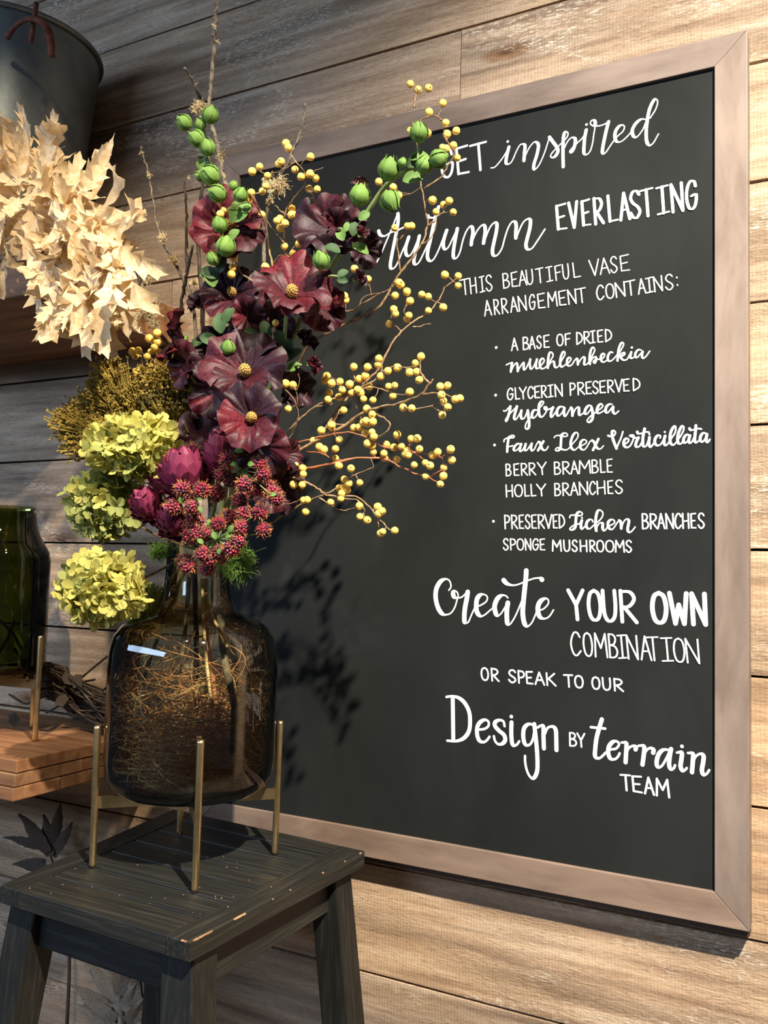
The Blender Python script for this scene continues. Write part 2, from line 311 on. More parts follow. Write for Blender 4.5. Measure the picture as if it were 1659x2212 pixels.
# ---- lettering: strokes read in photo pixels and painted flat on the board
def ribbon(P, wv, wh, mode, ext=0.0):
    """P photo pixels. pen width wv on vertical strokes, wh on level or rising ones"""
    P = smoothpath(P, 5) if mode == 'script' or len(P) > 2 and mode == 'curve' else np.asarray(P, float)
    if len(P) == 2: P = np.array([P[0]+(P[1]-P[0])*t for t in np.linspace(0, 1, 5)])
    d = np.gradient(P, axis=0); d /= np.linalg.norm(d, axis=1)[:, None]+1e-9
    dn = d[:, 1] if mode == 'script' else np.abs(d[:, 1])
    k = np.clip((dn+0.05)/0.85, 0, 1); wd = wh+(wv-wh)*k*k*(3-2*k)
    if mode == 'script' and len(wd) > 6: wd = np.convolve(np.pad(wd, 2, mode='edge'), np.ones(5)/5, 'valid')
    Wd = np.array([at(x, y, 0.0057) for x, y in P])[:, [0, 2]]
    s = np.array([scale_at(at(x, y, 0.0057)) for x, y in P]); hw = wd*s/2*(0.96 if mode == 'script' else 0.88)
    T = np.gradient(Wd, axis=0); T /= np.linalg.norm(T, axis=1)[:, None]+1e-9; N = np.stack([-T[:, 1], T[:, 0]], 1)
    L = Wd+N*hw[:, None]; Rr = Wd-N*hw[:, None]; n = len(P); V = []; F = []
    for q in range(n): V += [(L[q, 0], 0.0055-.00003*q/n, L[q, 1]), (Rr[q, 0], 0.0055-.00003*q/n, Rr[q, 1])]
    for q in range(n-1): F.append((2*q, 2*q+1, 2*q+3, 2*q+2))
    for i, sg in ((0, -1), (n-1, 1)):          # round pen ends, sharing the ribbon's last edge
        b0 = len(V); th = math.atan2(N[i, 1], N[i, 0])
        V += [(Wd[i, 0]+hw[i]*math.cos(th-sg*math.pi*k/6), 0.0055-.00003*i/n, Wd[i, 1]+hw[i]*math.sin(th-sg*math.pi*k/6)) for k in range(1, 6)]
        F.append((2*i,)+tuple(range(b0, b0+5))+(2*i+1,))
    return V, F
def dot(x, y, r):
    c = at(x, y, 0.0057); r = r*scale_at(c); return [(c[0]+r*math.cos(t), 0.0055, c[2]+r*math.sin(t)) for t in np.linspace(0, 2*math.pi, 14, endpoint=False)], [tuple(range(14))]
def lettering(parts):
    parts = [(np.array(v, float)-np.array([0, 0.00004*i, 0]), f) for i, (v, f) in enumerate(parts)]
    V, F = join(parts); n = len(V); V2 = V.copy(); V2[:, 1] = 0.0061
    bm = bmesh.new(); me = mesh('l', V, F, M_chalk); bm.from_mesh(me); bmesh.ops.recalc_face_normals(bm, faces=bm.faces)
    for f in bm.faces:
        if f.normal.y > 0: f.normal_flip()
    bm.to_mesh(me); bm.free(); F2 = [tuple(p.vertices) for p in me.polygons]; bpy.data.meshes.remove(me)
    return obj('lettering', (V, F2), M_chalk, cb)
def pts(s, ox, oy, k):
    v = [float(q) for q in s.replace(',', ' ').split()]; return [(ox+v[i]/k, oy+v[i+1]/k) for i in range(0, len(v)-1, 2)]
def script(ox, oy, k, thick, thn, strokes, dots=()):
    parts = [ribbon(pts(s, ox, oy, k), thick/k, thn/k, 'script') for s in strokes]
    parts += [dot(ox+x/k, oy+y/k, r/k) for x, y, r in dots]; return parts
O_ = [(0.5, 0), (0.15, 0.12), (0, 0.5), (0.15, 0.88), (0.5, 1), (0.85, 0.88), (1, 0.5), (0.85, 0.12), (0.5, 0)]
CAPS = {
 'A': [[(0, 1), (0.48, 0), (1, 1)], [(0.2, 0.64), (0.8, 0.62)]],
 'B': [[(0.05, 0), (0.05, 1)], [(0.05, 0), (0.6, 0.02), (0.85, 0.2), (0.6, 0.42), (0.1, 0.46)], [(0.1, 0.46), (0.75, 0.52), (1, 0.75), (0.7, 0.96), (0.05, 1)]],
 'C': [[(1, 0.2), (0.75, 0.02), (0.4, 0.03), (0.08, 0.3), (0, 0.6), (0.2, 0.92), (0.55, 1), (1, 0.8)]],
 'D': [[(0.05, 0), (0.05, 1)], [(0.05, 0), (0.6, 0.1), (0.98, 0.4), (0.85, 0.75), (0.05, 1)]],
 'E': [[(1, 0), (0.05, 0.04), (0.1, 0.97), (1, 0.98)], [(0.08, 0.52), (0.8, 0.48)]],
 'F': [[(1, 0), (0.05, 0.04), (0.1, 1)], [(0.08, 0.5), (0.85, 0.46)]],
 'G': [[(0.95, 0.2), (0.85, 0.04), (0.5, 0), (0.15, 0.2), (0, 0.55), (0.15, 0.9), (0.5, 1), (0.85, 0.85), (0.98, 0.5), (0.5, 0.53)]],
 'H': [[(0.05, 0), (0.08, 1)], [(0.95, 0), (0.98, 1)], [(0.05, 0.53), (0.95, 0.49)]],
 'I': [[(0.5, 0.02), (0.52, 0.98)], [(0, 0.04), (1, 0)], [(0, 1), (1, 0.96)]],
 'K': [[(0.05, 0), (0.08, 1)], [(0.9, 0), (0.1, 0.55)], [(0.25, 0.45), (1, 1)]],
 'L': [[(0.05, 0), (0.12, 0.98), (1, 0.96)]],
 'M': [[(0.0, 1), (0.08, 0), (0.5, 0.62), (0.92, 0), (1, 1)]],
 'N': [[(0.05, 1), (0.0, 0), (0.95, 1), (0.95, 0)]],
 'O': [O_], 'P': [[(0.05, 0), (0.08, 1)], [(0.05, 0.02), (0.7, 0.05), (0.95, 0.28), (0.7, 0.5), (0.08, 0.58)]],
 'R': [[(0.05, 0), (0.08, 1)], [(0.05, 0.02), (0.65, 0.04), (0.9, 0.25), (0.6, 0.48), (0.1, 0.56)], [(0.25, 0.53), (1, 1)]],
 'S': [[(0.95, 0.15), (0.7, 0), (0.3, 0.03), (0.08, 0.24), (0.3, 0.44), (0.75, 0.6), (0.95, 0.8), (0.6, 1), (0.25, 0.97), (0, 0.8)]],
 'T': [[(0.52, 0.02), (0.55, 1)], [(0, 0.04), (1, 0)]],
 'U': [[(0, 0), (0.05, 0.7), (0.25, 0.96), (0.55, 1), (0.85, 0.85), (0.95, 0.5), (0.92, 0)]],
 'V': [[(0, 0), (0.52, 1), (1, 0)]],
 'W': [[(0, 0), (0.28, 1), (0.5, 0.38), (0.78, 1), (0.95, 0)]],
 'Y': [[(0, 0), (0.5, 0.5)], [(1, 0), (0.5, 0.5), (0.55, 1)]], ':': [[(0.5, 0.25), (0.5, 0.3)], [(0.5, 0.75), (0.5, 0.8)]]}
CURV = set('BCDGOPRSU')
def caps(ox, oy, k, text, xr, top, bot, wv, wh, lean=0.0):
    """text with one (left,right) pair per letter; top/bot: (x0,y0,x1,y1) guide lines; all in crop units"""
    parts = []; q = [float(v) for v in xr.split()]
    for i, ch in enumerate(text):
        xl, xr_ = q[2*i], q[2*i+1]; xm = (xl+xr_)/2
        for st in CAPS[ch]:
            P = []
            for (u, v) in st:
                x = xl+(xr_-xl)*u; ty = top[1]+(top[3]-top[1])*(x-top[0])/(top[2]-top[0]); by = bot[1]+(bot[3]-bot[1])*(x-bot[0])/(bot[2]-bot[0])
                P.append((ox+(x+lean*(v-0.5)*(by-ty)*0)/k+lean*(v-0.5)*(by-ty)/k, oy+(ty+(by-ty)*v)/k))
            curve = ch in CURV and len(P) > 3
            if curve and ch == 'D' : curve = True
            if curve and len(P) > 3: parts.append(ribbon(smoothpath(P, 4), wv/k, wh/k, 'block'))
            else:
                for a_, b_ in zip(P[:-1], P[1:]): parts.append(ribbon([a_, b_], wv/k, wh/k, 'block'))
    return parts
K = 10.37
lettering(caps(920, 280, K, 'GET', '345 600 690 945 1010 1365', (345, 475, 1365, 275), (345, 1095, 1365, 870), 68, 50, 0.06))
lettering(script(1050, 200, 4.1475, 31, 12, ['45 675 75 670 110 635 160 570 205 490', '205 488 190 550 178 620 190 640 215 635 240 600 275 520 305 470 335 462 350 480 345 530 340 610',
 '342 610 355 560 390 490 430 445 458 450 470 480 455 560 430 640 428 685 445 685 480 640 520 550 550 460 568 400', '568 400 590 430 640 500 640 540 615 575 585 582 580 560 610 520 650 480 690 440 725 400 735 365 715 352 700 370 692 420 690 500 690 580 692 665',
 '700 500 730 440 765 405 795 410 800 440 790 490 765 535 750 530 770 500 820 450 870 400 895 340', '898 335 885 400 878 480 878 545 905 555 935 520 955 450 965 380 975 310 955 298 935 280 945 252 970 250 980 275 975 295 1010 300 1060 285 1098 262',
 '1098 262 1080 330 1060 420 1045 500 1045 545 1070 540 1105 490 1150 425 1180 390 1225 350 1240 310 1225 292 1190 305 1160 350 1155 400 1170 440 1210 440 1260 400 1305 350',
 '1430 242 1390 240 1340 280 1310 340 1320 390 1350 400 1400 340 1435 260', '1470 230 1520 150 1538 85 1522 60 1500 75 1465 150 1445 250 1435 350 1440 440 1465 475 1500 450 1545 372'], [(195, 440, 12), (900, 288, 12)]))
lettering(script(800, 440, 4.1475, 34, 15, ['45 548 100 440 160 300 210 180 245 90', '248 90 250 150 235 250 215 350 195 450 180 540 185 580 215 575 245 530 290 420 345 300', '75 245 90 280 130 290 180 260 240 240 300 212',
 '345 300 320 380 318 440 335 468 360 460 390 410 440 290', '440 290 415 400 395 480 392 530 410 545 440 520 480 440 535 320', '612 30 590 100 565 200 540 320 515 430 515 490 540 515 570 495 610 420 650 320 685 240', '515 110 530 125 570 125 610 110',
 '685 240 660 320 655 380 670 410 700 390 740 310 780 225', '780 225 760 330 745 430 748 485 775 485 805 430 830 330 860 250 895 205 915 215 920 260 910 320 905 368', '905 368 925 310 960 240 1000 195 1025 200 1030 250 1022 310 1015 355',
 '1018 355 1040 290 1075 210 1115 170 1135 185 1130 250 1110 340 1095 420 1105 465 1140 460 1180 400 1205 310 1235 220 1270 165 1298 165 1308 200 1305 250 1305 308', '1310 305 1335 240 1370 170 1410 138 1435 150 1430 220 1410 300 1395 370 1410 410 1450 400 1500 330 1565 230']))
lettering(caps(1190, 380, 4.88, 'EVERLASTING', '62 160 195 280 330 412 458 548 605 700 730 825 838 940 940 1080 1120 1240 1275 1390 1430 1535', (60, 310, 1535, 50), (60, 572, 1535, 345), 36, 17, 0.06))
lettering(caps(970, 540, 3.19, 'THIS', '78 138 145 187 212 244 255 296', (75, 206, 1240, 30), (75, 312, 1240, 140), 10, 9, 0.08))
lettering(caps(970, 540, 3.19, 'BEAUTIFUL', '372 414 430 470 482 532 535 578 600 650 672 712 732 772 785 826 855 903', (75, 210, 1240, 34), (75, 308, 1240, 137), 10, 9, 0.08))
lettering(caps(970, 540, 3.19, 'VASE', '968 1033 1040 1103 1113 1158 1180 1240', (75, 208, 1240, 32), (75, 310, 1240, 140), 10, 9, 0.08))
lettering(caps(970, 540, 3.19, 'ARRANGEMENT', '243 290 310 345 363 403 424 470 480 533 555 592 612 660 682 743 758 805 822 876 882 943', (260, 350, 945, 262), (260, 452, 945, 360), 10.5, 9.5, 0.08))
lettering(caps(970, 540, 3.19, 'CONTAINS:', '1018 1065 1082 1135 1148 1212 1215 1283 1303 1353 1358 1403 1413 1470 1492 1543 1560 1585', (1015, 248, 1545, 167), (1015, 346, 1545, 270), 10.5, 9.5, 0.08))
q = (1000, 680, 2.517)
def line(text, xr, top, bot, w=8.5, lean=0.03): lettering(caps(*q, text, xr, top, bot, w, w*0.9, lean))
line('A', '264 297', (262, 130, 808, 82), (262, 195, 808, 146)); line('BASE', '327 357 362 392 402 426 440 469', (262, 130, 808, 78), (262, 196, 808, 146))
line('OF', '511 544 556 584', (262, 128, 808, 82), (262, 190, 808, 144)); line('DRIED', '618 649 658 690 694 718 732 760 775 808', (262, 132, 808, 78), (262, 194, 808, 144))
lettering(script(1080, 720, 4.88, 25, 15, ['68 333 95 320 125 310', '128 312 120 360 115 405', '118 400 140 350 165 318 180 318 185 350 188 400', '190 398 215 350 245 310 252 320 250 360 255 385 275 370 300 320 320 280', '320 275 315 320 325 375 350 360 375 310 390 280',
 '390 275 380 330 385 370 410 365 430 340 455 315 468 285 450 265 425 290 420 335 435 370 465 370 495 345', '495 350 530 290 560 240 550 205 525 205 512 250 505 310 505 365', '510 350 535 310 560 295 572 310 575 340 590 362 620 345 655 280 685 225 680 195 660 205 640 260 635 320 650 355 680 340 705 320',
 '705 322 735 300 750 270 730 255 710 280 708 325 730 345 760 330 785 290', '785 290 810 265 820 290 822 330', '825 325 850 280 880 250 895 265 890 300 890 330 920 325 945 290', '945 295 975 235 1000 180 985 150 965 165 950 220 945 280 950 325', '950 310 980 262 1010 250 1015 280 1000 315 985 300 1010 277 1060 275',
 '1060 275 1090 260 1105 225 1085 215 1065 245 1070 290 1095 305 1130 285', '1190 205 1165 200 1140 240 1140 285 1165 295 1200 270 1235 230', '1235 240 1275 180 1305 120 1290 98 1270 120 1250 180 1245 240 1240 290', '1245 250 1280 215 1310 205 1310 225 1285 240 1270 245 1290 275 1315 285 1345 270 1375 215',
 '1385 200 1375 240 1385 265 1420 252', '1490 180 1460 175 1430 210 1430 250 1450 255 1480 220 1505 195', '1505 195 1498 240 1510 265 1540 245 1580 190'], [(1392, 152, 12)]))
line('GLYCERIN', '242 272 284 308 308 345 354 382 390 417 427 455 464 490 502 542', (240, 402, 542, 377), (240, 463, 542, 443)); line('PRESERVED', '582 612 624 660 669 698 706 736 744 775 787 820 828 866 873 903 926 962', (580, 372, 963, 345), (580, 438, 963, 411))
lettering(script(1070, 860, 5.53, 33, 17, ['100 152 125 152 155 120 185 95', '180 100 170 160 150 230 130 275 122 262 140 230 180 180 220 140 260 95', '258 100 245 150 230 200 225 240 245 255 275 215 310 150', '312 150 305 200 315 245 345 240 370 190 385 150',
 '388 148 395 220 405 290 400 350 375 370 358 350 370 300 400 255 430 225', '500 145 465 145 440 180 440 225 465 235 500 195 530 120 570 70 575 45 550 42 525 80 520 150 530 210 560 225 595 185 620 135 612 108 592 108 592 125 610 140 650 130 690 110', '690 112 670 160 665 215 680 225 705 190 740 140',
 '815 105 770 105 740 145 740 200 765 210 800 170 825 120', '825 120 820 170 830 215 850 205 880 150 905 115', '905 115 920 140 922 210', '925 205 950 145 980 110 1000 120 1000 165 1005 205 1040 190 1065 165', '1150 95 1115 90 1080 130 1070 180 1095 190 1130 150 1155 110',
 '1150 115 1165 180 1160 250 1125 288 1102 282 1102 260 1140 215 1190 180 1210 155', '1210 155 1255 130 1285 95 1265 70 1235 90 1215 140 1225 180 1260 175 1310 140', '1395 75 1360 75 1325 110 1320 165 1345 175 1375 140 1405 100', '1408 105 1405 155 1430 190 1475 155']))
lettering(script(1080, 910, 6.91, 38, 21, ['60 305 65 275 100 255 160 250 200 245 215 225 195 212 160 225 128 260', '130 240 122 300 112 370 108 455', '115 380 155 375 190 365', '315 345 270 335 225 370 205 420 225 440 265 420 300 375', '318 340 300 400 300 445 330 440 360 390 385 340',
 '385 340 370 400 375 435 405 430 440 380 470 335', '475 335 465 400 480 440 515 415 545 350 575 305', '575 305 595 315 610 350 630 410 665 435 700 415 720 378', '650 300 620 350 590 400 570 435']))
lettering(script(1080, 910, 6.91, 38, 19, ['808 245 830 220 880 212 940 225 990 225 1010 205 985 178 950 180 920 205', '918 205 912 290 908 370 900 410 870 438 835 438 832 415 860 395 900 405 950 425 1000 425 1045 390', '1045 390 1090 330 1150 260 1168 200 1145 168 1105 190 1070 260 1055 340 1070 400 1110 430 1150 405 1185 370',
 '1185 370 1240 355 1288 320 1288 290 1250 275 1208 310 1198 370 1215 415 1260 425 1300 380 1340 310 1375 285', '1375 285 1405 310 1430 370 1465 410 1505 410 1545 368', '1470 265 1440 330 1410 390 1390 430']))
lettering(script(1300, 910, 6.91, 42, 24, ['95 215 130 225 180 215 205 175 190 145 160 145 152 180 165 260 190 330 220 405', '220 405 255 320 290 240 315 155', '325 345 370 325 402 290 392 262 360 258 330 300 332 360 370 390 420 370 455 310 475 250 452 232 418 220 430 208 465 212 480 240 520 250 550 240',
 '548 245 520 300 505 360 525 385 565 370 600 310', '640 112 620 200 612 290 615 360 640 380 670 355 712 240', '530 160 545 185 600 180 650 160 705 165', '712 240 705 310 715 375 745 375 800 290', '870 250 875 218 835 212 798 260 792 320 820 360 865 355 905 310 945 220', '945 220 930 290 940 355 975 350 1010 300',
 '1010 300 1050 240 1095 170 1105 100 1095 74 1067 92 1032 160 1017 250 1030 330 1065 355 1100 330 1130 290', '1130 290 1170 230 1215 150 1225 90 1200 72 1172 112 1142 190 1132 270 1145 330 1185 335 1215 290', '1310 210 1270 200 1230 240 1220 300 1245 325 1285 290 1315 220', '1315 215 1300 280 1310 325 1345 310 1375 250',
 '1405 65 1400 140 1390 230 1390 300 1410 320 1445 295 1470 270', '1310 110 1330 135 1380 125 1440 110 1485 118', '1565 190 1520 175 1480 215 1470 280 1500 310 1540 270 1570 200', '1570 195 1560 260 1570 315 1600 300 1612 270'], [(712, 195, 16), (942, 162, 16)]))
line('BERRY', '234 261 277 304 317 350 360 395 407 453', (232, 813, 455, 802), (232, 876, 455, 868)); line('BRAMBLE', '497 530 542 580 588 625 632 693 702 735 747 773 784 812', (495, 802, 812, 785), (495, 868, 812, 857))
line('HOLLY', '234 270 282 323 335 360 370 396 402 450', (232, 926, 450, 921), (232, 990, 450, 984)); line('BRANCHES', '499 530 542 577 586 625 634 680 690 720 729 773 788 815 830 868', (497, 918, 870, 899), (497, 984, 870, 971))
line('PRESERVED', '227 255 264 296 306 330 340 365 374 400 410 442 446 484 491 514 524 553', (225, 1090, 553, 1086), (225, 1163, 553, 1160), 9); line('BRANCHES', '975 1008 1018 1055 1060 1096 1105 1145 1154 1186 1194 1228 1240 1266 1280 1312', (972, 1083, 1312, 1080), (972, 1163, 1312, 1160), 10)
lettering(script(1210, 1090, 9.217, 56, 28, ['190 260 205 218 260 208 330 215 400 220 440 200 435 165 395 142 350 160 325 205', '325 195 315 290 310 380 300 450 250 500 200 500 200 470 250 425 320 395 380 380 430 320', '432 315 415 390 420 465 450 480 520 400', '650 345 640 308 590 297 540 340 520 410 540 465 590 480 650 430 700 385',
 '700 380 780 320 840 240 850 160 800 112 755 122 725 190 710 290 705 400 720 520', '720 498 745 420 790 370 840 365 850 400 845 460 865 510 900 510 945 440', '945 440 1010 410 1078 370 1080 322 1030 297 970 330 952 400 975 470 1030 495 1080 450 1130 370 1175 320', '1175 315 1205 340 1215 400 1218 475',
 '1225 470 1245 390 1290 310 1340 290 1370 320 1360 400 1345 480 1360 540 1400 550 1445 510 1495 445'], [(437, 262, 19)]))
line('SPONGE', '220 247 258 287 295 330 340 370 380 410 420 445', (218, 1218, 445, 1219), (218, 1278, 445, 1279)); line('MUSHROOMS', '487 534 549 582 594 622 637 674 690 720 729 765 777 820 830 877 887 917', (485, 1226, 918, 1228), (485, 1284, 918, 1291), 9.5)
for x, y in ((181, 178), (178, 437), (172, 708), (166, 1123)): lettering([dot(1000+x/2.517, 680+y/2.517, 3.0)])
lettering(script(920, 1220, 5.53, 60, 19, ['275 305 300 260 285 195 240 170 175 200 125 290 118 400 145 510 190 580 240 597 300 575 345 510 370 430 385 370 375 330 345 315 325 340 340 385 375 395 430 385 490 330', '500 325 490 400 470 500 460 600 462 680 480 695 510 680 545 600 590 500', '590 500 650 485 720 440 735 390 710 360 660 355 615 400 602 480 610 560 650 612 700 600 760 550 820 500',
 '980 395 950 368 900 368 852 410 822 490 832 570 858 608 900 580 950 500 970 460', '980 455 968 540 968 630 975 700 1000 712 1030 680 1080 590 1160 400', '1200 70 1195 160 1180 300 1165 450 1158 580 1175 690 1210 735 1260 700 1300 620 1330 540', '930 185 970 225 1040 245 1110 232 1200 195 1300 162 1370 160 1387 178',
 '1330 545 1400 530 1460 470 1462 420 1430 402 1375 430 1342 490 1342 570 1370 630 1430 642 1480 610 1525 540']))
q = (1210, 1250, 4.88)
lettering(caps(*q, 'YOUR', '92 245 300 425 455 590 635 800', (90, 122, 822, 130), (90, 425, 822, 462), 44, 32, 0.05)); lettering(caps(*q, 'OWN', '972 1118 1158 1345 1392 1535', (945, 148, 1560, 162), (945, 462, 1560, 485), 54, 42, 0.04))
lettering(caps(*q, 'COMBINATION', '115 212 247 337 365 490 515 600 610 692 708 818 850 955 920 1040 1070 1185 1200 1310 1330 1465', (105, 560, 1470, 642), (105, 805, 1470, 893), 21, 18, 0.08))
q = (900, 1200, 2.186)
def line2(t, xr): lettering(caps(*q, t, xr, (303, 529, 975, 585), (303, 587, 975, 641), 9.5, 9, 0.05))
line2('OR', '306 338 353 387'); line2('SPEAK', '435 468 480 510 518 547 560 602 613 656'); line2('TO', '696 737 748 785'); line2('OUR', '829 864 879 916 932 974')
lettering(script(950, 1490, 5.53, 52, 30, ['80 85 150 78 230 98 300 160 350 260 362 370 350 490 290 575 200 612 90 608', '155 90 158 300 162 600', '480 475 540 465 582 430 582 382 540 358 482 388 448 450 448 540 475 608 525 625 565 600 595 560', '775 435 760 377 710 362 662 388 662 435 710 490 768 540 782 600 750 642 700 650 662 612 647 555',
 '858 390 855 500 862 620 882 665 920 655 950 615', '1125 420 1060 410 1008 460 998 560 1020 650 1070 658 1110 600 1130 500', '1130 410 1145 550 1160 700 1168 850 1162 980 1118 1058 1070 1025 1035 940 1020 850 1020 790', '1170 450 1210 428 1238 440 1240 560 1245 700', '1250 540 1290 455 1350 440 1385 475 1392 560 1395 720'], [(856, 320, 22)]))
q = (1210, 1540, 4.88)
lettering(caps(*q, 'BY', '100 170 182 258', (90, 208, 260, 220), (90, 345, 260, 362), 21, 19, 0.02)); lettering(caps(*q, 'TEAM', '640 742 762 858 890 985 1015 1145', (630, 645, 1155, 708), (630, 805, 1155, 892), 26, 22, 0.06))
lettering(script(*q, 46, 26, ['440 68 415 150 385 260 370 380 370 460 410 478 450 450 480 418', '325 150 400 158 475 165', '530 385 590 375 622 330 602 302 560 302 517 350 507 420 530 480 575 488 610 460 628 425', '650 312 690 312 700 340 695 430 690 520', '700 430 720 375 765 348 800 358 795 385',
 '830 345 875 345 888 372 880 460 868 545', '880 450 910 395 950 370 985 388 980 420', '1150 390 1090 388 1042 430 1018 510 1028 568 1070 560 1120 480 1160 390', '1170 380 1155 460 1150 550 1170 595 1200 580 1212 550', '1232 418 1282 415 1280 480 1270 560 1290 610 1320 598 1335 580', '1348 422 1400 428 1400 500 1390 625', '1400 520 1430 458 1480 430 1512 452 1508 520 1495 600 1510 652 1545 640 1572 602'], [(1285, 352, 19)]))
# ---------------------------------------------------------------- shelves
SX = -0.1733
def plank_shelf(z0, z1, y0, label):
    t = thing('wooden_shelf', (-0.9, -0.14, z0), label, 'shelf')
    if z0 > 0.5:
        bevel(obj('shelf_board', box(-1.9, SX, y0, WY-0.001, z0, z1), M_shelf, t), 0.003)
    else:
        lays = np.linspace(z0, z1, 4)
        for k in range(3):                       # three glued layers of staggered boards
            ys = [y0+0.002*k, -0.21+0.05*k, -0.10+0.03*k, WY-0.001]
            for a, b in zip(ys[:-1], ys[1:]):
                bevel(obj('shelf_board', box(-1.9, SX-random.uniform(0, 0.003), a+0.0006, b-0.0006, lays[k]+0.0005, lays[k+1]-0.0005), M_shelf, t), 0.002)
    return t
plank_shelf(0.890, 0.966, -0.326, 'thick orange-brown wooden shelf carrying the steel bucket and pale leaves')
plank_shelf(0.042, 0.110, -0.312, 'layered wooden shelf end under the green bottle and twig wreath')
# ---------------------------------------------------------------- bucket
bx, by, bz = -0.475, -0.150, 0.9665
bk = thing('metal_bucket', (bx, by, bz), 'tall galvanised steel bucket with rusty handle on the upper shelf', 'bucket')
def bprof(z): return 0.118+0.052*(z/0.52)
pr_ = [(0.0, bz), (bprof(0)-0.004, bz), (bprof(0), bz+0.004)]+[(bprof(z)+(0.002 if abs(z-0.27) < 0.004 else 0), bz+z) for z in np.linspace(0.01, 0.52, 52)]+[(bprof(.52)-0.002, bz+.52)]+[(bprof(z)-0.003, bz+z) for z in (0.5, 0.25, 0.01)]+[(0, bz+0.008)]
obj('bucket_body', lathe(pr_, 64, (bx, by)), M_steel, bk, True)
rim = [(bx+(bprof(.52)+0.002)*math.cos(t), by+(bprof(.52)+0.002)*math.sin(t), bz+0.52) for t in np.linspace(0, 2*math.pi, 60)]
obj('rolled_rim', tube(rim, 0.005, 8, False), M_steel, bk, True)
sa = -0.90
def bpt(a, z, off=0.002): r = bprof(z)+off; return (bx+r*math.cos(a), by+r*math.sin(a), bz+z)
obj('seam', tube([bpt(sa, z, 0.001) for z in np.linspace(0.01, 0.51, 12)], 0.0032, 6), M_steel, bk, True)
obj('hoop', tube([bpt(t, 0.27, 0.0015) for t in np.linspace(0, 2*math.pi, 60)], 0.0022, 6, False), M_steel, bk, True)
hp = smoothpath([at(16, 80, -0.29), at(30, 60, -0.30), at(52, 44, -0.305), at(76, 42, -0.302), at(96, 54, -0.292), at(108, 80, -0.275), at(112, 124, -0.262)], 6)
obj('handle', tube(hp, [0.006, 0.0045, 0.0045, 0.006, 0.008, 0.006], 8), M_rust, bk, True)
obj('handle_bracket', tube(smoothpath([at(78, 8, -0.285), at(74, 40, -0.293), at(66, 92, -0.288)], 5), 0.005, 6), M_rust, bk, True)
# ---------------------------------------------------------------- bleached oak leaf garland
def oak_leaf(seed, curl):
    r = random.Random(seed); V = []; F = []; smooth_ = seed % 3 != 1
    rows = [(0, .015, 0), (.10, .05, 0), (.22, .15, 0), (.34, .20, .02), (.46, .13, 0), (.56, .22, .05), (.66, .25, .09), (.75, .11, .02), (.83, .09, .03), (.90, .055, .02), (.96, .02, 0), (1.04, .005, 0)] if smooth_ else [(0, .015, 0), (.08, .03, 0), (.18, .10, 0), (.27, .26, .07), (.34, .11, 0), (.45, .33, .09), (.53, .12, 0), (.64, .31, .10), (.72, .11, 0), (.82, .20, .08), (.90, .08, 0), (1.0, .008, 0)]
    bow = r.uniform(-.25, .25); tw0 = r.uniform(-.8, .8); roll = r.uniform(1.0, 3.6)
    for v, w, fwd in rows:
        w *= r.uniform(.45, 1.15); a = curl*v; y = math.sin(a)/curl; z = (1-math.cos(a))/curl; x0 = bow*v*v
        for u in (-1, -.5, 0, .5, 1):
            au = abs(u); t = u*w; rr = roll*t*2.2; X = math.sin(rr)/(roll*2.2); Z = (1-math.cos(rr))/(roll*2.2)+r.uniform(-.012, .012)
            tw = tw0*v; V.append((x0+X*math.cos(tw)-Z*math.sin(tw), y+fwd*au*au, z+X*math.sin(tw)+Z*math.cos(tw)))
    for i in range(len(rows)-1):
        for k in range(4): a = i*5+k; F.append((a, a+1, a+6, a+5))
    return mesh('leaf', V, F, M_oak, True)
oaks = [oak_leaf(s, c) for s, c in enumerate((0.5, 1.0, 1.5, 2.1, 0.3, -1.2, 2.6, 1.2, -0.7, 1.8))]
gl = thing('oak_leaf_garland', tuple(at(60, 480, -0.36)), 'bushy bunch of bleached cream oak leaves on the upper wooden shelf', 'dried leaves')
tw_ = smoothpath([at(-140, 520, -0.30), at(40, 560, -0.37), at(140, 500, -0.38), at(240, 500, -0.36), at(272, 530, -0.335), at(296, 580, -0.31), at(312, 650, -0.29)], 5)
obj('garland_stem', tube(tw_, [0.006, 0.005, 0.003], 6), M_twig, gl, True)
spots = []
def leafat(px, py, y, ang, size, k=None, tilt=None):
    P = at(px, py, y)
    if P[2] < 1.02: y = min(y, -.375); P = at(px, py, y)
    a = math.radians(ang)
    tip = camdir(math.cos(a), math.sin(a), random.uniform(-0.25, 0.25) if tilt is None else tilt)
    n = camdir(random.uniform(-.5, .5), random.uniform(-.3, .6), 1.0)
    Y = Vector(tip).normalized(); Z = Vector(n); Z = (Z-Y*Z.dot(Y)).normalized(); X = Y.cross(Z)
    M = Matrix.Translation(Vector(P)) @ Matrix((X, Y, Z)).transposed().to_4x4() @ Matrix.Scale(size, 4)
    put('leaf', oaks[random.randrange(len(oaks)) if k is None else k], gl, M)
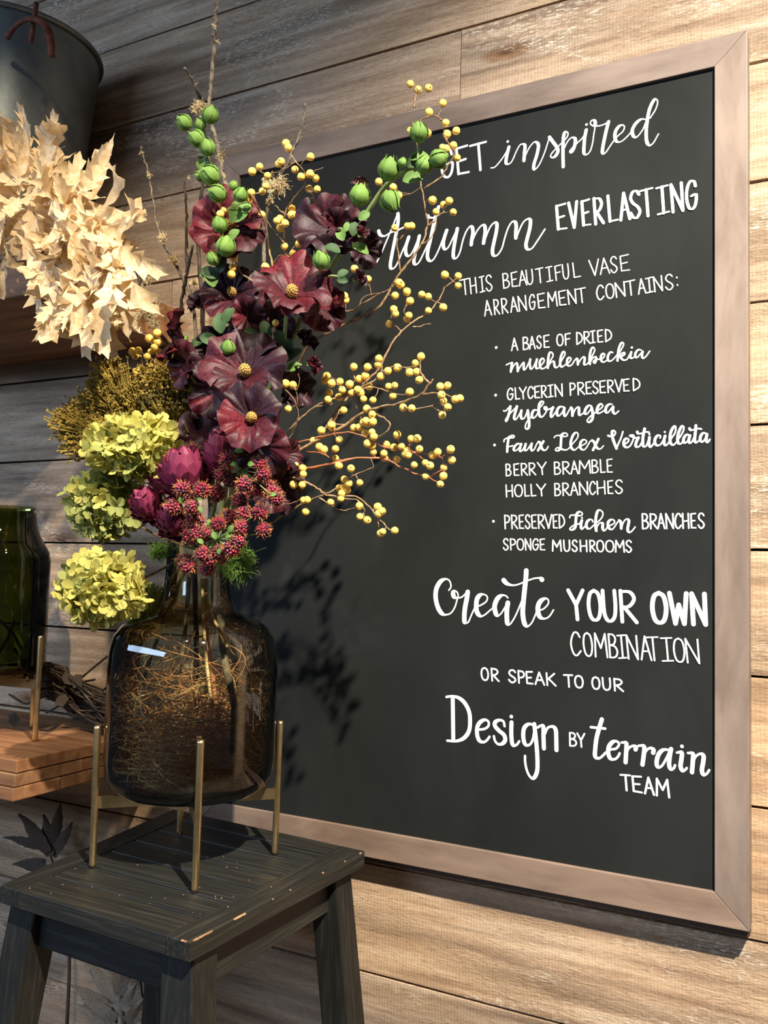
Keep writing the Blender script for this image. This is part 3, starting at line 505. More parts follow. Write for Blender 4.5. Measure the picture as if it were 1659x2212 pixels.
# outline points with outward directions: (px,py,angle deg), then the filled interior
for px, py, an, sz in [(20, 330, 100, .07), (60, 320, 80, .07), (100, 345, 60, .08), (110, 380, 85, .10), (165, 420, 60, .09), (200, 430, 70, .10), (215, 450, 30, .10), (225, 480, 15, .10), (215, 500, -10, .11), (235, 530, -30, .10), (245, 570, -60, .10), (225, 600, -75, .10),
      (190, 600, -80, .11), (120, 640, -75, .06), (120, 560, -130, .08), (130, 640, -125, .07), (150, 660, -70, .09), (145, 590, -88, .15), (50, 540, -60, .09), (30, 560, -80, .08), (60, 590, -70, .09), (10, 560, -110, .09), (205, 640, -80, .08), (220, 660, -50, .07), (180, 650, -100, .07), (240, 620, -65, .08), (120, 330, 80, .07), (30, 300, 110, .06)]:
    leafat(px+random.uniform(-4, 4), py, random.uniform(-.42, -.36), an+random.uniform(-8, 8), sz)
leafat(150, 600, -.44, -78, .118, 4, 0); leafat(158, 650, -.445, -110, .05, 4, 0); leafat(60, 545, -.445, -62, .10, 4, 0); leafat(105, 395, -.40, 78, .085, 1, 0)
for _ in range(264):
    for _t in range(40):
        px = random.uniform(-60, 255); py = random.uniform(320, 690)
        top = np.interp(px, [-60, 20, 100, 160, 200, 255], [300, 300, 350, 400, 430, 520]); bot = np.interp(px, [-60, 20, 80, 110, 150, 255], [520, 530, 520, 590, 680, 690])
        if top+22 < py < bot-15: break
    cx, cy = 60, 430; an = math.degrees(math.atan2(-(py-cy), px-cx))+random.uniform(-50, 50)
    if px > 90: an = random.uniform(-115, -20) if py > 430 else random.uniform(-60, 70)
    leafat(px-math.cos(math.radians(an))*22, py+math.sin(math.radians(an))*22, random.uniform(-.44, -.29), an, random.uniform(.060, .118))
# ---------------------------------------------------------------- green bottle and its stand on the lower shelf
gx, gy = -0.376, -0.192
def bottle(name, prof, c, mat, parent, seg=64): return obj(name, lathe(prof, seg, c), mat, parent, True)
gb = thing('green_bottle', (gx, gy, 0.225), 'dark green glass bottle vase on the lower shelf at the left edge', 'bottle')
bottle('bottle_body', [(0.0, 0.226), (0.073, 0.226), (0.082, 0.233), (0.086, 0.248), (0.086, 0.440), (0.083, 0.456), (0.075, 0.470), (0.065, 0.488), (0.059, 0.508), (0.055, 0.536), (0.056, 0.541)], (gx, gy), M_green, gb)
bottle('bottle_inner_wall', [(0.0, 0.233), (0.071, 0.233), (0.081, 0.250), (0.081, 0.438), (0.071, 0.466), (0.055, 0.508), (0.052, 0.536)], (gx, gy), M_green, gb)
for a, b in (((-10, 1420), (30, 1340)), ((30, 1400), (60, 1470)), ((0, 1340), (45, 1400))):
    obj('twig', tube(smoothpath([at(*a, gy), at((a[0]+b[0])/2+6, (a[1]+b[1])/2, gy+.02), at(*b, gy)], 4), 0.003, 5), M_bark2, gb, True)
def legged_stand(name, c, hs, z0, ztop, zring, label, splay=0.0, lr=0.0052, rot=0.0):
    t = thing(name, (c[0], c[1], z0), label, 'plant stand'); q = []
    for i, (sx, sy) in enumerate(((-1, -1), (1, -1), (1, 1), (-1, 1))):
        ex = np.array([math.cos(rot), math.sin(rot)]); ey = np.array([-ex[1], ex[0]]); f = np.array([*(np.array(c)+(sx*ex+sy*ey)*hs), z0]); tp = np.array([*(np.array(c)+(sx*ex+sy*ey)*(hs+splay)), ztop])
        o = obj('leg', tube([f, f+(tp-f)*0.02, f+(tp-f)*0.98, tp], [lr*0.9, lr, lr, lr*0.9], 16), M_brass, t, True)
        for p in o.data.polygons:
            if len(p.vertices) > 4: p.use_smooth = False
        q.append(f+(tp-f)*(zring-z0)/(ztop-z0))
    for a, b in ((0, 2), (1, 3)):
        d = (q[b]-q[a])/np.linalg.norm(q[b]-q[a]); n = np.array([-d[1], d[0], 0])*0.0025; h = np.array([0, 0, 0.0085]); A = q[a]+d*lr*0.8; B = q[b]-d*lr*0.8
        dz = np.array([0, 0, 0.0 if a == 0 else 0.0])
        obj('cross_bar', hexa([A-n-h, B-n-h, B+n-h, A+n-h, A-n+h, B-n+h, B+n+h, A+n+h]+dz), M_brass, t)
    return t
legged_stand('bottle_stand', (gx, gy), 0.0700, 0.1105, 0.302, 0.213, 'brass four-legged stand under the dark green bottle', 0.0005, 0.0052, rot=0.90)
# ---------------------------------------------------------------- dark twig wreath behind the vase
wt = thing('twig_wreath', tuple(at(190, 1540, -0.06)*np.array([1, 1, 0])+np.array([0, 0, 0.111])), 'dark tangled twig wreath lying behind the glass vase on the lower shelf', 'wreath')
wire = []
for k in range(280):
    ys = random.uniform(-0.09, 0.01); o = RNG.normal(0, 6, 8)
    base = [(85, 1470), (130, 1480), (170, 1510), (215, 1535), (270, 1560), (330, 1600)]; j0 = random.randrange(0, 3); P = []
    off = random.uniform(-34, 30)
    for j, (a, b) in enumerate(base[j0:j0+4]): P.append(at(a+random.uniform(-14, 14), b+off+random.uniform(-14, 14), ys+random.uniform(-.02, .02)))
    P = np.array(P); P[:, 2] = np.maximum(P[:, 2], 0.1135); P[:, 0] = np.minimum(P[:, 0], SX-0.004)
    wire.append(tube(smoothpath(P, 4), random.uniform(0.0010, 0.0028), 4))
obj('woven_twigs', join(wire), M_wreath, wt)['kind'] = 'stuff'
for a in ([(175, 1465), (205, 1440), (232, 1418)], [(95, 1462), (140, 1478), (205, 1468)], [(100, 1500), (130, 1520), (100, 1540)], [(20, 1500), (60, 1520), (90, 1490)]):
    P = np.array([at(x, y, -0.02) for x, y in a]); P[:, 2] = np.maximum(P[:, 2], 0.114); obj('twig', tube(smoothpath(P, 4), 0.0024, 5), M_wreath, wt)
for px, py, an in ((150, 1470, 40), (165, 1475, -20), (30, 1565, 10), (130, 1515, -60)):
    P = at(px, py, -0.10); P[2] = max(P[2], 0.12); put('dry_leaf', mesh('dry_leaf', [(-.3, 0, 0), (0, -.35, .06), (.35, 0, 0), (.1, .5, .1), (-.25, .4, .03)], [(0, 1, 2), (0, 2, 3, 4)], M_dryd), wt, basis(camdir(.2, .4, 1), roll=math.radians(an), loc=P, s=0.035))
# ---------------------------------------------------------------- stool
ZT = -0.012
QA, QB, QC, QD = [atz(*p, ZT) for p in ((375, 1748), (788, 1838), (410, 2036), (0, 1912))]
def st(u, v, z=0.0): P = (QA*(1-u)+QB*u)*(1-v)+(QD*(1-u)+QC*u)*v; return np.array([P[0], P[1], ZT+z])
sc = st(.5, .5)
stool = thing('black_stool', (sc[0], sc[1], FLOOR), 'worn black painted wooden stool with slatted square top and splayed legs', 'stool')
def slab(name, u0, u1, v0, v1, z0, z1, mt=None): return bevel(obj(name, hexa([st(u0, v1, z0), st(u1, v1, z0), st(u1, v0, z0), st(u0, v0, z0), st(u0, v1, z1), st(u1, v1, z1), st(u1, v0, z1), st(u0, v0, z1)]), mt or M_black, stool), 0.0012)
TH = -0.024
slab('end_board', 0, 0.112, 0, 1, TH, 0, M_blacky); slab('end_board', 0.888, 1, 0, 1, TH, 0, M_blacky)
vs = [0.0, 0.115, 0.26, 0.405, 0.55, 0.70, 0.845, 1.0]
for i in range(7):
    slab('slat', 0.1135, 0.8865, vs[i]+(0.0060 if i else 0), vs[i+1]-(0.0060 if i < 6 else 0), TH, -0.0008 if 0 < i < 6 else 0)
sp = 0.085; LH = FLOOR-ZT; lw = 0.050
def leg(u, v):
    dx = (-1 if u < .5 else 1); dy = (1 if v < .5 else -1); c = st(u, v, TH); f = c+np.array([dx*sp*0.78, dy*sp*(0.45 if v < .5 else 0.78), 0]); f[2] = FLOOR+0.0005; h = lw/2
    f[1] = min(f[1], WY-0.006-h)
    return bevel(obj('leg', hexa([f+np.array([a*h, b*h, 0]) for a, b in ((-1, -1), (1, -1), (1, 1), (-1, 1))]+[c+np.array([a*h, b*h, 0]) for a, b in ((-1, -1), (1, -1), (1, 1), (-1, 1))]), M_blackv, stool), 0.003)
leg(0.10, 0.10); leg(0.90, 0.10); leg(0.90, 0.90); leg(0.10, 0.90)
def apron(u0, v0, u1, v1):
    a, b = st(u0, v0, TH), st(u1, v1, TH); d = b-a; n = np.array([-d[1], d[0], 0]); n = n/np.linalg.norm(n)*0.009; k = np.array([0, 0, -0.058])
    bevel(obj('apron', hexa([a-n+k, b-n+k, b+n+k, a+n+k, a-n, b-n, b+n, a+n]), M_black if abs(d[0]) > abs(d[1]) else M_blacky, stool), 0.0015)
apron(.14, .91, .86, .91); apron(.91, .86, .91, .14); apron(.14, .09, .86, .09); apron(.09, .86, .09, .14)
# worn spots of bare wood on the near edges
M_bare = plain('bare_wood_chip', (0.22, 0.11, 0.05), 0.7, 0, 0, 80, 0.3, 0, (0.40, 0.25, 0.13))
chips = []
for u, v, l in ((1.0, .985, .022), (1.0, .93, .012), (1.0, .80, .016), (1.0, .76, .008), (1.0, .04, .006), (1.0, .15, .004), (.985, 1.0, .006), (.97, 1.0, .004), (1.0, .60, .003), (1.0, .5, .002), (1.0, .3, .004)):
    a = st(u, v, 0.0001); dv = st(u, v-l/0.4*1.0, 0.0001)-a if u == 1.0 else st(u-l/.4, v, .0001)-a
    n = 6; V = []; F = []
    for k in range(n+1):
        p = a+dv*k/n; w = 0.0011*math.sin(math.pi*(k+.3)/(n+.6))*random.uniform(.3, 1.3); inw = np.array([-1, 0, 0]) if u == 1.0 else np.array([0, 1, 0])
        V += [p+inw*(w+.001)+np.array([0, 0, .0002]), p+np.array([0, 0, -.0008])-inw*0.0004, p-inw*0.0006+np.array([0, 0, -.0008-w])]
    for k in range(n): F += [(3*k, 3*k+1, 3*k+4, 3*k+3), (3*k+1, 3*k+2, 3*k+5, 3*k+4)]
    chips.append((V, F))
obj('bare_wood_chips', join(chips), M_bare, stool)
crumbs = []
for _ in range(34):
    p = st(random.uniform(.1, .95), random.uniform(.35, .97), 0.0004); s = random.uniform(.0003, .0007); crumbs.append(hexa([p+np.array(q)*s for q in ((-1, -1, 0), (1.6, -1, 0), (1, 1, 0), (-1, 1, 0), (-1, -1, .8), (1, -1, .6), (1, 1, .8), (-1, 1, .5))]))
obj('dust_crumbs', join(crumbs), M_straw, stool)['kind'] = 'stuff'
# ---------------------------------------------------------------- vase stand and vase
VC = np.array([0.1455, -0.2540]); VR = 0.1290
legged_stand('vase_stand', tuple(VC), 0.0965, ZT+0.0008, 0.195, 0.082, 'brass four-legged stand holding the clear glass vase on the black stool', 0.0015, 0.0052)
vz = 0.0915
vase = thing('glass_vase', (VC[0], VC[1], vz), 'large smoky glass vase with narrow neck filled with brown vines', 'vase')
outer = [(0.0, vz), (0.085, vz), (0.105, vz+.004), (0.119, vz+.014), (0.127, vz+.032), (0.129, vz+.055), (VR, vz+.10), (VR, vz+.19), (0.1275, vz+.215), (0.122, vz+.237), (0.111, vz+.253), (0.096, vz+.263), (0.078, vz+.270), (0.065, vz+.277), (0.057, vz+.288), (0.053, vz+.302), (0.050, vz+.33), (0.0485, vz+.36), (0.049, vz+.385), (0.0515, vz+.392)]
bottle('vase_wall', outer, tuple(VC), M_vase, vase, 96)
bottle('vase_inner_wall', [(max(r-0.0035, 0), z+(0.010 if i < 2 else 0.004 if i < 4 else 0)) for i, (r, z) in enumerate(outer[:-1])], tuple(VC), M_vase, vase, 96)
bottle('thick_base', [(0.0, vz+.001), (0.084, vz+.001), (0.104, vz+.005), (0.1165, vz+.014), (0.116, vz+.018), (0.09, vz+.0115), (0.0, vz+.0095)], tuple(VC), M_vbase, vase, 64)
# ---------------------------------------------------------------- dried muehlenbeckia nest inside the vase
def inside(z): return np.interp(z, [vz+.012, vz+.03, vz+.06, vz+.19, vz+.24, vz+.27], [0.098, 0.115, 0.121, 0.121, 0.108, 0.055])
nest = thing('vine_nest', (VC[0], VC[1], vz+.012), 'tangled brown dried vine nest inside the glass vase', 'dried vine')
ws = []; wl = []
for k in range(1090):
    zc = vz+0.014+0.135*abs(random.gauss(0, .55)) if k < 1010 else random.uniform(vz+.09, vz+.20); zc = min(zc, vz+.235)
    a = random.uniform(0, 6.28); rad = random.uniform(0.2, 0.97)*(1 if zc < vz+.17 else .9); span = random.uniform(.4, 2.6)*random.choice((-1, 1)); P = []; sl = random.gauss(0, .045); n = 15; r0 = rad*inside(zc); dr = random.uniform(-.6, .1)*r0; wob = random.uniform(0, 6)
    for j in range(n):
        t = j/(n-1); z = zc+sl*t+.011*math.sin(wob+4*t); z = min(max(z, vz+.013), vz+.25); r = min(abs(r0+dr*t*t+.013*math.sin(wob*2+5*t)), inside(z)-.002); aa = a+span*t
        P.append((VC[0]+r*math.cos(aa), VC[1]+r*math.sin(aa), z))
    (ws if k % 9 else wl).append(tube(P, random.uniform(.00030, .0008) if k % 9 else random.uniform(.0006, .0011), 3, False))
tag(obj('tangled_vines', join(ws), M_wire, nest), kind='stuff'); tag(obj('pale_vines', join(wl), M_straw, nest), kind='stuff')
# ---------------------------------------------------------------- stems gathered in the neck
def stem_px(P, ys, r, mat, parent, name='stem', sides=7, sm=5):
    W_ = [at(x, y, d) for (x, y), d in zip(P, np.interp(np.linspace(0, 1, len(P)), np.linspace(0, 1, len(ys)), ys))]
    return obj(name, tube(smoothpath(W_, sm), r, sides), mat, parent, True)
# ---------------------------------------------------------------- berry branches
def berry_mesh():
    V = []; F = []; mi = []; seg = 10; rings = [0.0, .28, .6, .85, 1, .93, .72, .45, .2]
    zz = [-1, -.94, -.78, -.5, 0, .42, .72, .90, .96]
    for r, z in list(zip(rings, zz))[1:]:
        for k in range(seg): a = 2*math.pi*k/seg; V.append((r*math.cos(a), r*math.sin(a), z))
    for i in range(len(rings)-2):
        for k in range(seg): F.append((i*seg+k, i*seg+(k+1) % seg, (i+1)*seg+(k+1) % seg, (i+1)*seg+k)); mi.append(0)
    F.append(tuple(range(seg))[::-1]); mi.append(0); V.append((0, 0, .93)); c = len(V)-1; b = (len(rings)-2)*seg
    for k in range(seg): F.append((b+k, b+(k+1) % seg, c)); mi.append(1)
    return mesh('berry', V, F, None, True, mats=[M_berry, M_tip], midx=mi)
BER = berry_mesh()
def ppts(ox, oy, k, s): v = [float(q) for q in s.replace(',', ' ').split()]; return [(ox+v[i]/k, oy+v[i+1]/k) for i in range(0, len(v)-1, 2)]
def berry_branch(label, stems, berries, y0, y1, rad=8.7, root=True, mat=None, thick=2.2, extra=None):
    """stems: list of pixel polylines (first ones main); y0 depth at the first point, y1 at the far end of the whole set"""
    allp = [p for s_ in stems for p in s_]; P0 = np.array(stems[0][0]); dmax = max(np.hypot(*(np.array(p)-P0)) for p in allp+berries)
    ph = random.uniform(0, 6)
    if max(b[0] for b in berries) > 800: y1 += .045
    def dep(p):
        t = np.hypot(*(np.array(p)-P0))/dmax; return y0+(y1-y0)*t+0.012*math.sin(ph+p[0]*.021+p[1]*.017)
    t = thing('berry_branch', tuple(at(*stems[0][0], y0)), label, 'berry branch', 'yellow berry branches in the vase')
    tubes = []; nodes = []
    for si, s_ in enumerate(stems):
        q = smoothpath([np.array(p) for p in s_], 4); q = q+RNG.normal(0, .7, q.shape)*(np.arange(len(q)) > 0)[:, None]
        Wd = [at(x, y, dep((x, y))) for x, y in q]; r0 = (thick if si == 0 else thick*.6)*.00070/1.0; n = len(Wd)
        rr = np.linspace(r0, r0*.42, n)*(1+RNG.uniform(-.2, .35, n)); tubes.append(tube(Wd, rr, 6)); nodes += [((x, y), w) for (x, y), w in zip(q, Wd)]
    todo = list(berries); done = []
    todo.sort(key=lambda b: min((b[0]-n_[0][0])**2+(b[1]-n_[0][1])**2 for n_ in nodes))
    for bxy in todo:
        rb = rad*random.uniform(.90, 1.10); d = dep(bxy)+random.uniform(-.010, .008); Pb = at(*bxy, d); s = scale_at(Pb)
        # nearest node, preferring ones a pedicel's length away
        best = min(nodes, key=lambda n_: abs(math.hypot(bxy[0]-n_[0][0], bxy[1]-n_[0][1])-13)); Pn = np.array(best[1]); L = np.linalg.norm(Pb-Pn)
        mid = (Pb+Pn)/2+RNG.normal(0, .10, 3)*L; tubes.append(tube(smoothpath([Pn, mid, Pb], 3), [.0008, .0005, .0006], 4, False))
        nodes.append(((best[0][0]*.5+bxy[0]*.5, best[0][1]*.5+bxy[1]*.5), mid))
        out = (Pb-mid)/(np.linalg.norm(Pb-mid)+1e-9)+RNG.normal(0, .35, 3)
        put('berry', BER, t, basis(out, roll=random.uniform(0, 6), loc=Pb, s=rb*s))
    obj('twigs', join(tubes), mat or M_twig, t, True)
    if extra: extra(t)
    return t
A = lambda s: ppts(340, 180, 3.318, s); B = lambda s: ppts(560, 160, 3.318, s); C = lambda s: ppts(560, 560, 3.318, s); D = lambda s: ppts(340, 600, 4.1475, s); G = lambda s: ppts(0, 560, 3.95, s)
NECK = (430, 1200)
berry_branch('berry branch curling up in front of the frame top beside the lichen twig', [A('915 1450 915 1320 908 1100 915 940 940 880 1000 800 1050 740 1070 680 1050 630 990 560 945 490'), A('1060 700 1100 640 1185 605'), A('990 560 940 600 850 640 800 650'), A('1050 740 1110 800 1140 890'), A('915 940 880 910 840 870')],
    A('868 578 887 562 938 462 922 432 1097 527 985 617 1030 670 1095 650 1135 680 1087 757 1145 760 1067 857 963 897 960 942 985 940 857 985 880 968 915 1003 882 1038 910 1167 1012 1152 972 1220 936 1265 884 1312 1050 1285 1132 1332 790 662 733 597 680 632'), -.30, -.36)
berry_branch('berry branch over the large crimson flower near the frame corner', [A('835 1440 820 1290 795 1150 765 980 748 943 700 880 660 850'), A('830 1290 870 1240 905 1230'), A('905 1140 830 1050 770 960'), A('820 1350 880 1380'), A('730 900 690 820 650 780')],
    A('778 738 752 775 673 785 660 835 748 943 715 1025 452 937 480 908 773 1317 842 1340 731 1392 838 1390 780 1475 815 1470 854 1487'), -.31, -.37)
berry_branch('small berry twig between the two upper crimson flowers', [A('700 1420 620 1380 570 1300 548 1253'), A('620 1380 580 1340')], A('548 1253 541 1320 530 1370'), -.33, -.36)
berry_branch('long brown branch crossing the board heading with yellow berries at its tip', [[(600, 900)]+C('300 700 420 570 560 490 700 430 870 330 960 180 1040 60')+B('1160 1230 1205 1080 1190 960 1165 840 1150 750 1140 560 1110 400 1095 340'), B('1180 820 1300 740 1350 660 1400 560 1345 480 1320 400'), B('1305 330 1260 300 1170 320 1110 370'), B('1205 1090 1250 1060 1270 1030 1310 1000 1360 990'), B('1160 1230 1240 1160 1270 1050'), B('1010 1410 990 1250 985 1130'), B('1000 1200 1050 1130'), B('1110 240 1125 140 1160 110')] + [C('730 330 870 240 990 200'), C('590 380 700 350 750 270 860 240')],
    B('1083 72 1138 115 1212 102 1315 210 1217 275 1337 350 1412 407 1345 432 1082 407 1205 425 1313 527 1340 535 1392 512 1418 600 857 773 960 812 1000 870 1241 905 1320 937 1361 910 1267 988 1390 990 970 1103 1062 1090 1090 1090 1000 1497 1015 1510 973 1588 683 1395 780 1470 612 1590 617 1620'), -.22, -.27, thick=3.2)
berry_branch('berry branch rising beside the line reading THIS BEAUTIFUL VASE', [C('420 1290 600 1030 760 880 850 800 880 740 950 610 1020 520 1110 440 1230 370 1300 260 1330 200'), C('1100 485 1160 480 1230 460'), C('1020 520 985 480'), C('1320 210 1390 160')],
    C('1058 233 1080 300 1165 252 1212 268 1330 113 1425 122 1425 190 1212 370 1317 345 963 360 975 392 1072 405 1058 430 930 465'), -.24, -.25, thick=2.6)
berry_branch('dense yellow berry branch level with the line of dried base', [C('200 1240 330 1110 470 1020 600 985 700 930 850 850 880 760'), C('600 985 760 920 880 935 1000 970 1050 970'), C('330 1110 400 1060 520 1040'), C('600 985 650 960 720 1110'), C('880 800 950 770 1030 775 1110 770'), C('690 870 665 800')],
    C('857 712 850 755 678 770 777 773 760 835 717 857 870 838 922 800 990 777 1078 810 578 878 648 895 485 838 470 870 518 890 595 938 662 957 727 957 705 935 787 913 928 912 971 905 958 980 1078 952 493 1007 570 988 747 1002 815 1010 500 960'), -.25, -.29, thick=2.8)
berry_branch('longest pale berry branch reaching right past the bulleted list dots', [C('200 1430 420 1290 620 1190 720 1110 880 1055 1010 1030 1160 970 1220 890 1250 860'), C('1220 890 1160 820 1155 740'), C('1160 970 1270 960 1400 990'), C('1010 1050 1100 1075 1240 1050 1290 1030 1320 1060'), C('620 1190 540 1170 580 1080'), C('840 1110 930 1170 920 1230 850 1280'), C('1240 1050 1310 1100')],
    C('1130 807 1118 745 1160 697 1147 865 1297 913 1350 905 1305 973 1405 1003 1437 997 1350 1060 1312 1115 1320 1015 1032 1063 1093 1068 605 1083 770 1072 810 1112 445 1228 523 1212 517 1190 387 1300 678 1208 718 1205 778 1178 815 1165 745 1170 765 1160 757 1247 808 1240 822 1272 572 1293'), -.27, -.34, thick=3.4)
berry_branch('drooping berry branch ending left of the words BERRY BRAMBLE', [C('200 1500 380 1495 540 1460 700 1425 880 1430 1000 1480 1100 1530 1190 1555 1300 1610'), C('250 1320 420 1280 600 1240 760 1270 900 1350 1050 1370 1100 1380 1240 1400 1310 1420 1370 1360'), C('340 1380 440 1390 520 1430 620 1440'), C('1100 1380 1160 1420 1190 1460'), C('1240 1550 1320 1500'), C('200 1300 300 1340')],
    C('988 1258 1088 1287 1132 1285 775 1320 808 1335 912 1328 965 1350 1018 1342 1058 1375 1045 1393 1068 1405 818 1383 893 1392 900 1425 988 1435 1148 1360 1243 1405 1278 1383 1372 1363 1380 1440 1323 1493 1320 1553 1297 1612 1193 1557 1110 1475 1190 1460 1224 1480 430 1345 463 1365 545 1360 547 1427 570 1478 265 1360 187 1402'), -.27, -.32, thick=2.8, mat=M_redst)
berry_branch('lowest berry branch hanging down over the dark board shadow', [C('60 1600 110 1480 205 1545 290 1580 400 1630 460 1680 560 1700 690 1700 770 1760 850 1850 930 1940'), C('150 1760 220 1750 290 1730'), C('460 1690 540 1650 640 1570 740 1520 815 1490 800 1430'), C('560 1700 640 1720 710 1730 760 1800'), C('430 1710 520 1770 600 1800 690 1780'), C('850 1870 855 1920'), C('400 1640 510 1690')],
    C('262 1470 178 1520 310 1500 315 1540 245 1615 308 1618 657 1500 608 1578 640 1608 720 1602 603 1632 628 1655 590 1680 575 1640 317 1727 343 1725 512 1743 585 1715 717 1768 848 1775 878 1805 855 1825 722 1845 773 1870 885 1953 870 1965 970 1945'), -.28, -.33, thick=2.4)
berry_branch('bare-stemmed twig with one berry right of the bramble fruits', [C('60 1920 110 1875 220 1810 330 1740 460 1690'), C('230 1800 180 1760 120 1765')], C('332 1810'), -.26, -.27, thick=2.6)
berry_branch('short berry twig beside the lowest open burgundy flower', [C('200 1300 220 1280 260 1200 280 1100 240 990 160 910'), C('280 1060 265 950 240 905'), C('290 1060 340 960'), C('265 950 290 870 280 820')], C('130 905 188 892 240 903 208 1072'), -.30, -.33)
berry_branch('berry branch at the left under the pale oak leaves', [G('1500 1330 1470 1180 1400 1000 1340 860 1290 850 1230 820'), G('1300 870 1250 900 1200 950 1130 990'), G('1340 860 1330 780 1290 710'), G('1460 1180 1500 1100 1540 1060'), G('1400 1000 1480 930 1500 860')],
    G('1342 630 1273 677 1345 708 1132 790 1180 780 1155 825 1255 830 1287 790 1317 752 1350 790 1198 928 1163 963 1118 997 1247 1030 1433 818 1398 860 1493 850 1380 885'), -.29, -.31)
berry_branch('shaded olive-yellow berry twigs between the sponge mushroom and plum flower', [G('1560 1330 1530 1230 1480 1130 1420 1060'), G('1530 1230 1600 1100 1620 1040'), G('1500 1180 1440 1150 1370 1150')],
    G('1528 938 1390 1078 1420 1075 1490 1080 1540 1045 1545 1155 1363 1163 1265 1140 1630 1010 1620 1100'), -.24, -.27)
berry_branch('berry twig tucked among dark petals at the centre', [D('800 640 790 560 815 437'), D('790 560 717 472'), D('790 620 700 600 643 522')], D('717 472 815 437 777 560 643 522 850 548 463 1178 1058 405'), -.29, -.31)
# ---------------------------------------------------------------- lichen branches
def tuft(px, py, y, r, n, mat=M_lichen, long_=1.0, ry=None, curl=.7):
    L = []; c = at(px, py, y); s = scale_at(c); ry = ry or r
    for _ in range(n):
        a = RNG.normal(0, 1, 3); a /= np.linalg.norm(a); p = c+(a[0]*CR*r+a[1]*CU*ry-a[2]*FW*r*.6)*s*random.uniform(0, .55); P = [p]; d = a
        for k in range(5): d = d+RNG.normal(0, curl, 3)+np.array([0, 0, -.12]); d /= np.linalg.norm(d); P.append(P[-1]+d*r*s*.22*long_)
        L.append(tube(P, [.0006, .0003], 3, False))
    return join(L)
def branch(label, paths, y, r, mat=M_bark, tufts=(), knobs=True):
    t = thing('lichen_branch', tuple(at(*paths[0][0], y[0])), label, 'branch', 'lichen branches in the vase')
    for pi, P in enumerate(paths):
        n = len(P); ys = np.linspace(y[0], y[1], n); W_ = smoothpath([at(a, b, d) for (a, b), d in zip(P, ys)], 8); m = len(W_)
        rr = np.linspace(r[0], r[1], m)*(1 if pi == 0 else .7)*.0007*(1+RNG.uniform(-.15, .22, m)); W_ = W_+RNG.normal(0, .0007, W_.shape)
        obj('bough', tube(W_, rr, 8), mat, t, True)
        if knobs:
            L = []
            for k in range(3, m-1, 4):
                d = RNG.normal(0, 1, 3); d /= np.linalg.norm(d); L.append(tube([W_[k], W_[k]+d*rr[k]*1.3, W_[k]+d*rr[k]*random.uniform(1.8, 4.5)+RNG.normal(0, .0008, 3)], [rr[k]*.5, rr[k]*.35, .0003], 5))
            if L: tag(obj('spurs', join(L), mat, t), kind='stuff')
    Ls = [tuft(*q) for q in tufts]
    if Ls: tag(obj('lichen_tufts', join(Ls), M_lichen, t), kind='stuff')
    return t
branch('tallest lichen branch rising out of the top of the photo', [[(470, 1300), (455, 1100), (470, 900), (500, 700), (505, 520), (489, 415), (478, 360), (466, 300), (455, 262), (453, 215), (459, 140), (464, 70), (470, 2)], [(455, 255), (435, 215), (418, 180), (399, 145)]], (-.25, -.34), (6.5, 3.6),
    tufts=[(430, 232, -.335, 20, 90), (478, 335, -.335, 12, 50, M_lichen, 1, 26), (470, 90, -.34, 8, 14), (463, 55, -.34, 8, 12), (448, 250, -.34, 14, 40), (484, 380, -.335, 6, 16)])
branch('dark twig standing left of the green buds', [[(440, 900), (380, 760), (391, 659), (404, 590), (417, 530)], [(404, 590), (402, 518), (402, 450), (398, 388)]], (-.26, -.31), (5.5, 2.6), M_bark2, tufts=[(409, 382, -.31, 6, 6)])
branch('black twig hidden behind the column of green buds', [[(445, 800), (432, 600), (428, 480), (434, 425), (440, 350), (444, 300)]], (-.26, -.30), (4.6, 3.4), M_bark2)
branch('lichen twig leaning left against the dark planks', [[(430, 800), (415, 650), (395, 600), (370, 557), (352, 520), (338, 480), (326, 400), (313, 350), (303, 318)]], (-.24, -.26), (4.2, 1.6), M_bark, tufts=[(350, 512, -.26, 13, 70, M_lichen, 1, 18), (374, 562, -.26, 14, 60, M_lichen, 1, 14), (322, 378, -.26, 8, 24), (306, 330, -.26, 6, 16), (420, 610, -.25, 12, 40)])
branch('bending lichen twig joining the pale oak leaves and the bouquet', [[(420, 860), (385, 790), (362, 742), (345, 722), (330, 690), (317, 659), (308, 620), (303, 592), (290, 552), (271, 529)]], (-.26, -.34), (4.8, 2.8), M_bark, tufts=[(320, 672, -.31, 26, 220, M_lichen, 1.1, 20), (318, 606, -.31, 12, 40), (335, 700, -.31, 18, 60), (303, 628, -.31, 8, 22)])
branch('thick pale lichen bough in the shaded middle of the bouquet', [[(430, 1150), (400, 950), (380, 840), (374, 780), (372, 728)]], (-.25, -.27), (11, 5), M_lichen, tufts=[(380, 800, -.275, 16, 60, M_lichen, 1, 50)])
branch('lichen twig with its tip across the upper frame rail', [[(560, 760), (570, 560), (580, 440), (600, 395), (622, 350), (640, 310), (655, 262), (659, 224)]], (-.26, -.30), (4.2, 2.0), M_bark, tufts=[(600, 400, -.295, 24, 150, M_lichen, 1, 30), (583, 432, -.295, 12, 50), (575, 395, -.295, 12, 40, M_lichen, 1, 24)])
